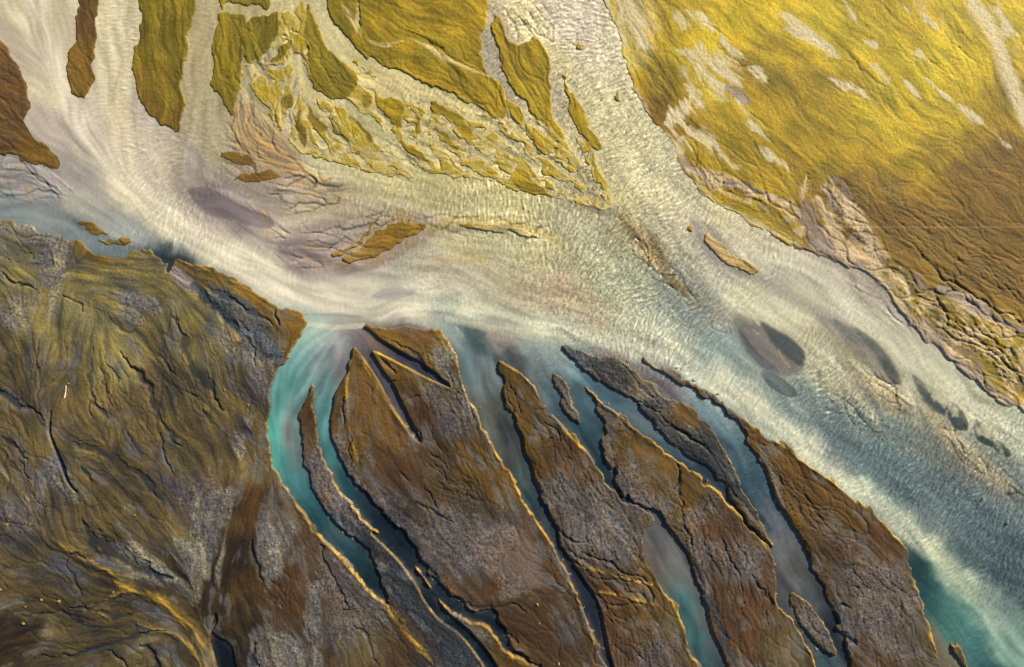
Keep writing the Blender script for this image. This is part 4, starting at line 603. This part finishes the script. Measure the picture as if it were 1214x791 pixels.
# ------------------------------------------------------------------ meshes
def new_obj(name, me):
    o = bpy.data.objects.new(name, me); C.objects.link(o); return o
def grid_mesh(name, facemask, Z, color, extra=None, mats=()):
    """quads of the survey grid where facemask (NY-1, NX-1) holds"""
    j, i = np.nonzero(facemask)
    a = j*NX+i
    quads = np.stack([a+NX, a+NX+1, a+1, a], 1)
    used = np.zeros(NX*NY, bool); used[quads.ravel()] = True
    idx = np.nonzero(used)[0]; remap = np.zeros(NX*NY, np.int32); remap[idx] = np.arange(len(idx))
    q = remap[quads].astype(np.int32)
    co = np.empty((len(idx), 3), f32)
    co[:, 0] = (GX.ravel()[idx]-607)*S; co[:, 1] = (395.5-GY.ravel()[idx])*S; co[:, 2] = Z.ravel()[idx]
    me = bpy.data.meshes.new(name)
    me.vertices.add(len(idx)); me.vertices.foreach_set('co', co.ravel())
    me.loops.add(q.size); me.loops.foreach_set('vertex_index', q.ravel())
    me.polygons.add(len(q)); me.polygons.foreach_set('loop_start', np.arange(0, q.size, 4, dtype=np.int32))
    me.polygons.foreach_set('use_smooth', np.ones(len(q), bool))
    at = me.attributes.new('sediment', 'FLOAT_COLOR', 'POINT')
    cc4 = np.ones((len(idx), 4), f32); cc4[:, :3] = color.reshape(-1, 3)[idx]
    at.data.foreach_set('color', cc4.ravel())
    for k, arr in (extra or {}).items():
        b = me.attributes.new(k, 'FLOAT', 'POINT'); b.data.foreach_set('value', arr.ravel()[idx].astype(f32))
    me.update(calc_edges=True); me.validate()
    for m in mats: me.materials.append(m)
    return new_obj(name, me)

# ------------------------------------------------------------------ materials
def mat(name):
    m = bpy.data.materials.new(name); m.use_nodes = True
    nt = m.node_tree; b = nt.nodes['Principled BSDF']
    return m, nt, b
def node(nt, t, **kw):
    n = nt.nodes.new(t)
    for k, v in kw.items(): setattr(n, k, v)
    return n
def ground_material():
    m, nt, b = mat('silt_moss_and_gravel')
    a = node(nt, 'ShaderNodeAttribute', attribute_name='sediment')
    tc = node(nt, 'ShaderNodeTexCoord')
    n1 = node(nt, 'ShaderNodeTexNoise'); n1.inputs['Scale'].default_value = 2.2; n1.inputs['Detail'].default_value = 6; n1.inputs['Roughness'].default_value = .7
    nt.links.new(tc.outputs['Object'], n1.inputs['Vector'])
    mr = node(nt, 'ShaderNodeMapRange'); mr.inputs[1].default_value = .25; mr.inputs[2].default_value = .75; mr.inputs[3].default_value = .62; mr.inputs[4].default_value = 1.4
    nt.links.new(n1.outputs['Fac'], mr.inputs[0])
    mx = node(nt, 'ShaderNodeVectorMath', operation='SCALE')
    nt.links.new(a.outputs['Color'], mx.inputs[0]); nt.links.new(mr.outputs[0], mx.inputs['Scale'])
    nt.links.new(mx.outputs[0], b.inputs['Base Color'])
    w = node(nt, 'ShaderNodeAttribute', attribute_name='wetness')
    r = node(nt, 'ShaderNodeMapRange'); r.inputs[3].default_value = .75; r.inputs[4].default_value = .35
    nt.links.new(w.outputs['Fac'], r.inputs[0]); nt.links.new(r.outputs[0], b.inputs['Roughness'])
    bp = node(nt, 'ShaderNodeBump'); bp.inputs['Strength'].default_value = .5; bp.inputs['Distance'].default_value = .08
    nt.links.new(n1.outputs['Fac'], bp.inputs['Height']); nt.links.new(bp.outputs[0], b.inputs['Normal'])
    b.inputs['Specular IOR Level'].default_value = .22
    return m
def water_material():
    m, nt, b = mat('silty_meltwater')
    a = node(nt, 'ShaderNodeAttribute', attribute_name='sediment')
    nt.links.new(a.outputs['Color'], b.inputs['Base Color'])
    tc = node(nt, 'ShaderNodeTexCoord')
    n1 = node(nt, 'ShaderNodeTexNoise'); n1.inputs['Scale'].default_value = 3.0; n1.inputs['Detail'].default_value = 4
    nt.links.new(tc.outputs['Object'], n1.inputs['Vector'])
    ch = node(nt, 'ShaderNodeAttribute', attribute_name='chop')
    ml = node(nt, 'ShaderNodeMath', operation='MULTIPLY'); nt.links.new(n1.outputs['Fac'], ml.inputs[0]); nt.links.new(ch.outputs['Fac'], ml.inputs[1])
    bp = node(nt, 'ShaderNodeBump'); bp.inputs['Strength'].default_value = 1.0; bp.inputs['Distance'].default_value = .10
    nt.links.new(ml.outputs[0], bp.inputs['Height']); nt.links.new(bp.outputs[0], b.inputs['Normal'])
    b.inputs['Roughness'].default_value = .27; b.inputs['IOR'].default_value = 1.33
    return m
MG, MW = ground_material(), water_material()

# ground: land colours above, silt colours below the waterline
shore = sstep(.42, .60, bk)[..., None]
gcol = np.clip(col*shore+np.clip(wcol*.8, 0, .5)*(1-shore), .002, .7)
gcol = np.where(blur(shoal.astype(f32), .6)[..., None] > .4, PAL['gravel']*.8*(1+.35*np.clip(peb, -1.9, 2.4))[..., None], gcol)
wet = np.clip(1-sstep(.5, .85, bk)+floor_dark*.6, 0, 1)
fm = lambda m: m[:-1, :-1] | m[1:, :-1] | m[:-1, 1:] | m[1:, 1:]
LB = label.copy()
LB[~(blur(Lf, 1.5) > .25)] = 0
WEAR = {'wetness': wet}
flab = LB[:-1, :-1]

LAND_INFO = {
 1: ('gravel_plain', 'plain', 'broad olive plain of moss and grey gravel west of the turquoise channel'),
 2: ('gravel_spit', 'spit', 'long narrow dark gravel spit between the two turquoise channels'),
 3: ('gravel_bar', 'gravel bar', 'brown pointed gravel bar between the turquoise channel and the first grey-green channel'),
 4: ('gravel_bar', 'gravel bar', 'brown ridged gravel bar between the grey-green channel and the brownish lagoon'),
 5: ('gravel_bar', 'gravel bar', 'grey and ochre gravel bar between the brownish lagoon and the blue channels'),
 6: ('gravel_bar', 'gravel bar', 'thin speckled gravel bar between the two blue diagonal channels'),
 7: ('gravel_bar', 'gravel bar', 'big rust topped gravel bar between the main river and the dark teal pool'),
 8: ('mossy_plain', 'plain', 'wide golden yellow moss plain with pale streaks east of the river'),
 9: ('mud_bank', 'bank', 'brown streaked bank on the far west shore of the pale river'),
}
ISL_TXT = ['narrow brown moss island between the two pale western arms', 'long dark green moss island east of the rippled pale arm', 'tapering green moss island with bright rills beside the third pale arm', 'small green moss island cut by the top edge', 'square olive moss island with a bright rim above the fan of rills', 'small sliver of moss beside the straight pale arm', 'kite shaped green moss island east of the straight pale arm', 'narrow moss tongue between the pale arm and the great golden slab', 'great golden moss slab crossed by a pale diagonal gully', 'golden moss island between the narrow grey stream and the eastern arm', 'thin golden moss sliver on the west bank of the eastern arm', 'blunt moss islet below the great golden slab', 'slender moss islet pointing at the rippled centre', 'short curved moss islet in the western delta sands', 'round moss islet with a pale ring', 'small oval moss islet beside a pale twisting stream', 'long low moss islet under the tip of the golden slab', 'round moss islet where the straight arm splits', 'thin moss tongue in the fork of the straight arm', 'wedge of moss right of the fork of the straight arm', 'dark moss strip on the delta sands east of the fork', 'bright moss islet standing alone above the rippled centre', 'small moss islet by the narrow grey stream', 'small moss islet between grey rills near the eastern arm', 'slanting moss islet amid the delta sands', 'thin moss crescent amid the delta sands']
EX_TXT = [('gravel_bar', 'low brown bar near the western shore, the upper of a pair'), ('gravel_bar', 'low brown bar near the western shore, the lower of a pair'), ('gravel_bar', 'dark stony islet in the mouth of the blue channels'), ('gravel_bar', 'grey gravel islet in the brown side channel at the bottom edge'), ('mud_bar', 'tiny dark bar with yellow rims in the brown corner of the teal pool'), ('sand_bar', 'tiny sand islet at the head of the long bar in the eastern river'), ('sand_bar', 'long pale rimmed sand bar in the middle of the eastern river'), ('moss_island', 'dark rusty moss island on the right bank of the eastern arm'), ('sand_bar', 'small almond shaped islet high in the eastern arm'), ('sand_bar', 'small dark islet lower in the eastern arm'), ('moss_island', 'leaf shaped moss island beside the dark stream in the eastern mud')]
BAR_TXT = ['golden feathered sand bar in the centre of the river', 'thin frayed strip of sand beside the golden feathered bar', 'low yellow sand bar trailing east in the rippled centre', 'small orange sand patch at the foot of the fan of rills', 'oval orange sand patch in the purple shallows']
info = dict(LAND_INFO)
for k in range(len(ISLANDS)): info[20+k] = ('moss_island', 'island', ISL_TXT[k])
for k, (n, t) in enumerate(EX_TXT): info[60+k] = (n, 'island', t)
for k, t in enumerate(BAR_TXT): info[80+k] = ('sand_bar', 'sand bar', t)
info[95] = ('sand_spit', 'spit', 'thin sand spit between the main river and the eastern blue channel')
info[97] = ('delta_sand', 'sand', 'low pale sand flats of the delta between the northern arms')
info[98] = ('delta_moss', 'moss', 'scatter of small moss patches on the pale delta sands')
GROUPS = {'moss_island': 'moss islands in the braided river', 'gravel_bar': 'gravel bars between the channels', 'sand_bar': 'sand bars in the river'}
taken = np.zeros_like(flab, bool)
for k, (n, cat, txt) in info.items():
    m = flab == k
    if not m.any(): continue
    taken |= m
    o = grid_mesh(n, m, H, gcol, WEAR, [MG])
    o['kind'] = 'stuff' if k in (97, 98) else 'structure'; o['label'] = txt; o['category'] = cat
    if n in GROUPS: o['group'] = GROUPS[n]
o = grid_mesh('riverbed', ~taken, H, gcol, WEAR, [MG]); o['kind'] = 'structure'; o['label'] = 'silt bed lying under the braided river'; o['category'] = 'riverbed'

# water bodies
WL = np.zeros((NY, NX), np.int8)
WATERS = [
 (1, "365,381 412,390 403,410 396,440 376,450 371,457 362,475 354,510 358,545 370,580 382,595 408,628 440,655 455,700 420,690 390,650 350,600 325,560 312,520 314,470 335,425", 'turquoise_channel', 'channel', 'turquoise meltwater channel curving along the olive plain'),
 (2, "396,440 376,450 372,456 376,490 378,515 384,535 395,560 410,582 470,632 485,640 470,610 432,572 400,530 394,500 396,475 412,440", 'turquoise_channel', 'channel', 'narrow turquoise channel right of the gravel spit'),
 (3, "524,392 575,400 588,412 596,450 614,500 642,578 662,625 672,660 655,650 615,590 580,530 545,455", 'grey_green_channel', 'channel', 'straight grey-green channel between two brown bars'),
 (4, "588,414 640,408 666,412 700,442 800,524 850,562 920,640 920,665 890,632 835,574 800,548 742,500 712,470 736,580 745,592 715,570 660,505 630,460 600,438", 'blue_channel', 'channel', 'forked deep blue channel opening from the main river'),
 (5, "796,452 835,470 860,492 890,525 930,600 970,680 1000,745 1008,800 1030,900 1000,900 965,800 935,735 915,700 915,655 880,580 850,520 815,480", 'blue_channel', 'channel', 'blue side channel fading to brown beside the big rusty bar'),
 (6, "780,604 795,625 830,690 860,760 875,800 900,900 860,900 825,795 800,725 765,665 755,640", 'lagoon', 'lagoon', 'brownish lagoon with a teal streak at the bottom of the plain'),
 (7, "1068,640 1103,666 1123,691 1140,716 1160,743 1185,773 1198,791 1240,850 1240,921 1120,921 1105,780 1085,700", 'teal_pool', 'pool', 'dark teal pool in the lee of the big rusty bar'),
 (8, "245,720 262,720 290,770 320,890 260,890 245,760", 'black_pond', 'pond', 'small black pond at the foot of the yellow ridge'),
 (9, "655,648 672,650 720,700 735,791 780,910 740,910 700,760 680,700", 'rill_stream', 'stream', 'narrow dark stream trickling down from the grey-green channel'),
 (10, "440,625 480,655 515,700 580,770 640,850 600,850 540,760 490,705", 'rill_stream', 'stream', 'dark blue trickle along the ridge of the gravel spit'),
 (11, "400,390 440,384 540,455 505,530 480,510 410,450 394,446", 'mud_arm', 'mudflat', 'purple mud arm winding between brown bars'),
 (12, "50,480 70,480 105,590 80,590", 'rill_stream', 'stream', 'black winding trickle in the olive plain below the driftwood'),
]
for k, poly, *_ in WATERS: WL[fill(poly)] = k
wmask = fm((Lf < .5) | (bk < .62)) & fm(H < 0.15)
wl = WL[:-1, :-1]
WX = {'chop': np.clip(rip+.25*speck, 0.03, 1.0)}
for k, poly, n, cat, txt in WATERS:
    m = wmask & (wl == k)
    if m.any():
        o = grid_mesh(n, m, WZ, wcol, WX, [MW]); o['kind'] = 'structure'; o['label'] = txt; o['category'] = cat
o = grid_mesh('river_water', wmask & (wl == 0), WZ, wcol, WX, [MW]); o['kind'] = 'structure'; o['label'] = 'broad pale silty river braiding across the whole plain'; o['category'] = 'river'

# the plain beyond the survey
import bmesh
bm = bmesh.new()
R = 3000.0
for gx in range(-30, 31): pass
bmesh.ops.create_grid(bm, x_segments=60, y_segments=60, size=R)
for v in bm.verts: v.co.z = -0.56
me = bpy.data.meshes.new('outwash_plain'); bm.to_mesh(me); bm.free()
mo, nt, b = mat('far_outwash')
n1 = node(nt, 'ShaderNodeTexNoise'); n1.inputs['Scale'].default_value = .03; n1.inputs['Detail'].default_value = 12; n1.inputs['Distortion'].default_value = 1.5
tc = node(nt, 'ShaderNodeTexCoord'); nt.links.new(tc.outputs['Object'], n1.inputs['Vector'])
cr = node(nt, 'ShaderNodeValToRGB'); cr.color_ramp.elements[0].color = (.085, .068, .028, 1); cr.color_ramp.elements[1].color = (.34, .31, .22, 1); cr.color_ramp.elements[0].position = .5; cr.color_ramp.elements[1].position = .66
nt.links.new(n1.outputs['Fac'], cr.inputs[0]); nt.links.new(cr.outputs[0], b.inputs['Base Color']); b.inputs['Roughness'].default_value = .6
me.materials.append(mo)
o = new_obj('outwash_plain', me); o['kind'] = 'structure'; o['label'] = 'flat outwash plain stretching to the horizon'; o['category'] = 'plain'

# ------------------------------------------------------------------ loose things lying on the plain
def hgt(x, y): return float(sample(H, np.array([x], f32), np.array([y], f32))[0])
def pos(x, y, dz=0): return ((x-607)*S, (395.5-y)*S, hgt(x, y)+dz)
mr_, nt, b = mat('lichened_basalt')
nn = node(nt, 'ShaderNodeTexNoise'); nn.inputs['Scale'].default_value = 5; nn.inputs['Detail'].default_value = 5
cr = node(nt, 'ShaderNodeValToRGB'); cr.color_ramp.elements[0].color = (.09, .06, .02, 1); cr.color_ramp.elements[1].color = (.34, .2, .04, 1)
nt.links.new(nn.outputs['Fac'], cr.inputs[0]); nt.links.new(cr.outputs[0], b.inputs['Base Color']); b.inputs['Roughness'].default_value = .8
ml_, nt, b = mat('bleached_driftwood')
nn = node(nt, 'ShaderNodeTexNoise'); nn.inputs['Scale'].default_value = 4; nn.inputs['Detail'].default_value = 6
mp = node(nt, 'ShaderNodeMapping'); mp.inputs['Scale'].default_value = (8, .6, 8); tc = node(nt, 'ShaderNodeTexCoord')
nt.links.new(tc.outputs['Object'], mp.inputs[0]); nt.links.new(mp.outputs[0], nn.inputs['Vector'])
cr = node(nt, 'ShaderNodeValToRGB'); cr.color_ramp.elements[0].color = (.45, .36, .27, 1); cr.color_ramp.elements[1].color = (.8, .72, .6, 1)
nt.links.new(nn.outputs['Fac'], cr.inputs[0]); nt.links.new(cr.outputs[0], b.inputs['Base Color']); b.inputs['Roughness'].default_value = .75

def boulder(x, y, r, txt, seed):
    rr = random.Random(seed); bm = bmesh.new()
    bmesh.ops.create_icosphere(bm, subdivisions=3, radius=1)
    planes = [(np.array([rr.gauss(0, 1), rr.gauss(0, 1), rr.gauss(0, 1)]), .62+.3*rr.random()) for _ in range(9)]
    for v in bm.verts:
        c = np.array(v.co)
        for n, d in planes:
            n = n/np.linalg.norm(n); t = c@n
            if t > d: c = c-n*(t-d)
        c = c*(1+.05*math.sin(5*c[0]+3*c[1]+seed))
        v.co = (c[0]*r*1.2, c[1]*r*.9, c[2]*r*.8)
    me = bpy.data.meshes.new('boulder'); bm.to_mesh(me); bm.free(); me.materials.append(mr_)
    o = new_obj('boulder', me); o.location = pos(x, y, r*.3); o.rotation_euler = (0, 0, rr.random()*6)
    o['label'] = txt; o['category'] = 'boulder'; o['group'] = 'loose boulders on the plain'
    return o
for k, (x, y, r, t) in enumerate([
 (82, 455, .34, 'small ochre boulder beside the upper end of the white driftwood'), (10, 621, .45, 'ochre boulder near the left edge on grey gravel'), (2, 698, .5, 'yellow boulder at the left edge of the dark plain'),
 (72, 712, .55, 'largest ochre boulder, in front of a dark rill on the umber plain'), (51, 710, .4, 'ochre boulder a few steps left of the largest one'), (30, 738, .5, 'round ochre boulder alone on the dark gravel in the lower left corner'), (33, 718, .35, 'small boulder between the lone round one and the rill'),
 (136, 701, .35, 'small boulder on the crest of the side ridge'), (118, 667, .3, 'tiny boulder on the long yellow ridge'), (373, 694, .4, 'orange boulder at the tip of a grey gravel tongue'), (637, 715, .5, 'orange boulder on the dark brown curved hollow'), (639, 737, .3, 'tiny orange stone south of the dark brown hollow'), (662, 785, .45, 'orange boulder at the bottom edge on brown gravel'),
 (161, 610, .3, 'tiny boulder at the end of a bright rill lip'), (795, 461, .4, 'orange boulder on the purple mud by the blue channel'), (1030, 672, .35, 'small orange boulder on the big rusty bar'), (268, 462, .3, 'tiny ochre stone at the end of the dark rill'), (295, 480, .3, 'tiny ochre stone on the brown eastern rim of the olive plain')]): boulder(x, y, r*.72, t, k+3)

bm = bmesh.new()
n = 9; L = 3.0; prev = None; rings = []
for i in range(n+1):
    t = i/n; r = .13*(1-.55*t)*(1+.12*math.sin(9*t)); cx_ = .16*math.sin(2.6*t); cy_ = (t-.5)*L
    rings.append([bm.verts.new((cx_+r*math.cos(a), cy_, r*math.sin(a)+.12)) for a in [k*math.pi/4 for k in range(8)]])
for i in range(n):
    for k in range(8): bm.faces.new((rings[i][k], rings[i][(k+1) % 8], rings[i+1][(k+1) % 8], rings[i+1][k]))
bm.faces.new(rings[0]); bm.faces.new(list(reversed(rings[-1])))
bmesh.ops.recalc_face_normals(bm, faces=bm.faces)
me = bpy.data.meshes.new('driftwood_log'); bm.to_mesh(me); bm.free(); me.materials.append(ml_)
o = new_obj('driftwood_log', me); o.location = pos(79, 464, .02); o.rotation_euler = (0, 0, math.radians(-5))
o['label'] = 'white bleached driftwood log lying on the olive plain'; o['category'] = 'log'
bm = bmesh.new()
bmesh.ops.create_cone(bm, cap_ends=True, segments=7, radius1=.05, radius2=.02, depth=.55)
me = bpy.data.meshes.new('branch_stub'); bm.to_mesh(me); bm.free(); me.materials.append(ml_)
st_o = new_obj('branch_stub', me); st_o.parent = o; st_o.location = (.22, .45, .16); st_o.rotation_euler = (0, math.radians(80), math.radians(30))

# ------------------------------------------------------------------ light, air, camera
sc = bpy.context.scene
EL, AZ = math.radians(27), math.radians(48)     # sun to the upper right of the picture: azimuth clockwise from +Y
sd = bpy.data.lights.new('sun', 'SUN'); sd.energy = 4.6; sd.angle = math.radians(.55); sd.color = (1, .885, .64)
so = bpy.data.objects.new('sun', sd); C.objects.link(so)
so.rotation_euler = (math.pi/2-EL, 0, math.pi-AZ)
w = bpy.data.worlds.new('World'); sc.world = w; w.use_nodes = True
sk = w.node_tree.nodes.new('ShaderNodeTexSky'); sk.sky_type = 'NISHITA'; sk.sun_disc = False; sk.sun_elevation = EL; sk.sun_rotation = AZ
bg = w.node_tree.nodes['Background']; bg.inputs[1].default_value = .052
w.node_tree.links.new(sk.outputs[0], bg.inputs[0])
cam = bpy.data.cameras.new('camera'); HC = 135.0
cam.sensor_fit = 'HORIZONTAL'; cam.angle = 2*math.atan(607*S/HC); cam.clip_end = 10000; cam.clip_start = .5
co = bpy.data.objects.new('camera', cam); C.objects.link(co); co.location = (0, 0, HC); co.rotation_euler = (0, 0, 0)
sc.camera = co
sc.view_settings.view_transform = 'Standard'; sc.view_settings.look = 'None'; sc.view_settings.gamma = 1; sc.view_settings.exposure = 1.02
sc.cycles.max_bounces = 4; sc.cycles.use_denoising = False; sc.render.filter_size = 0.85
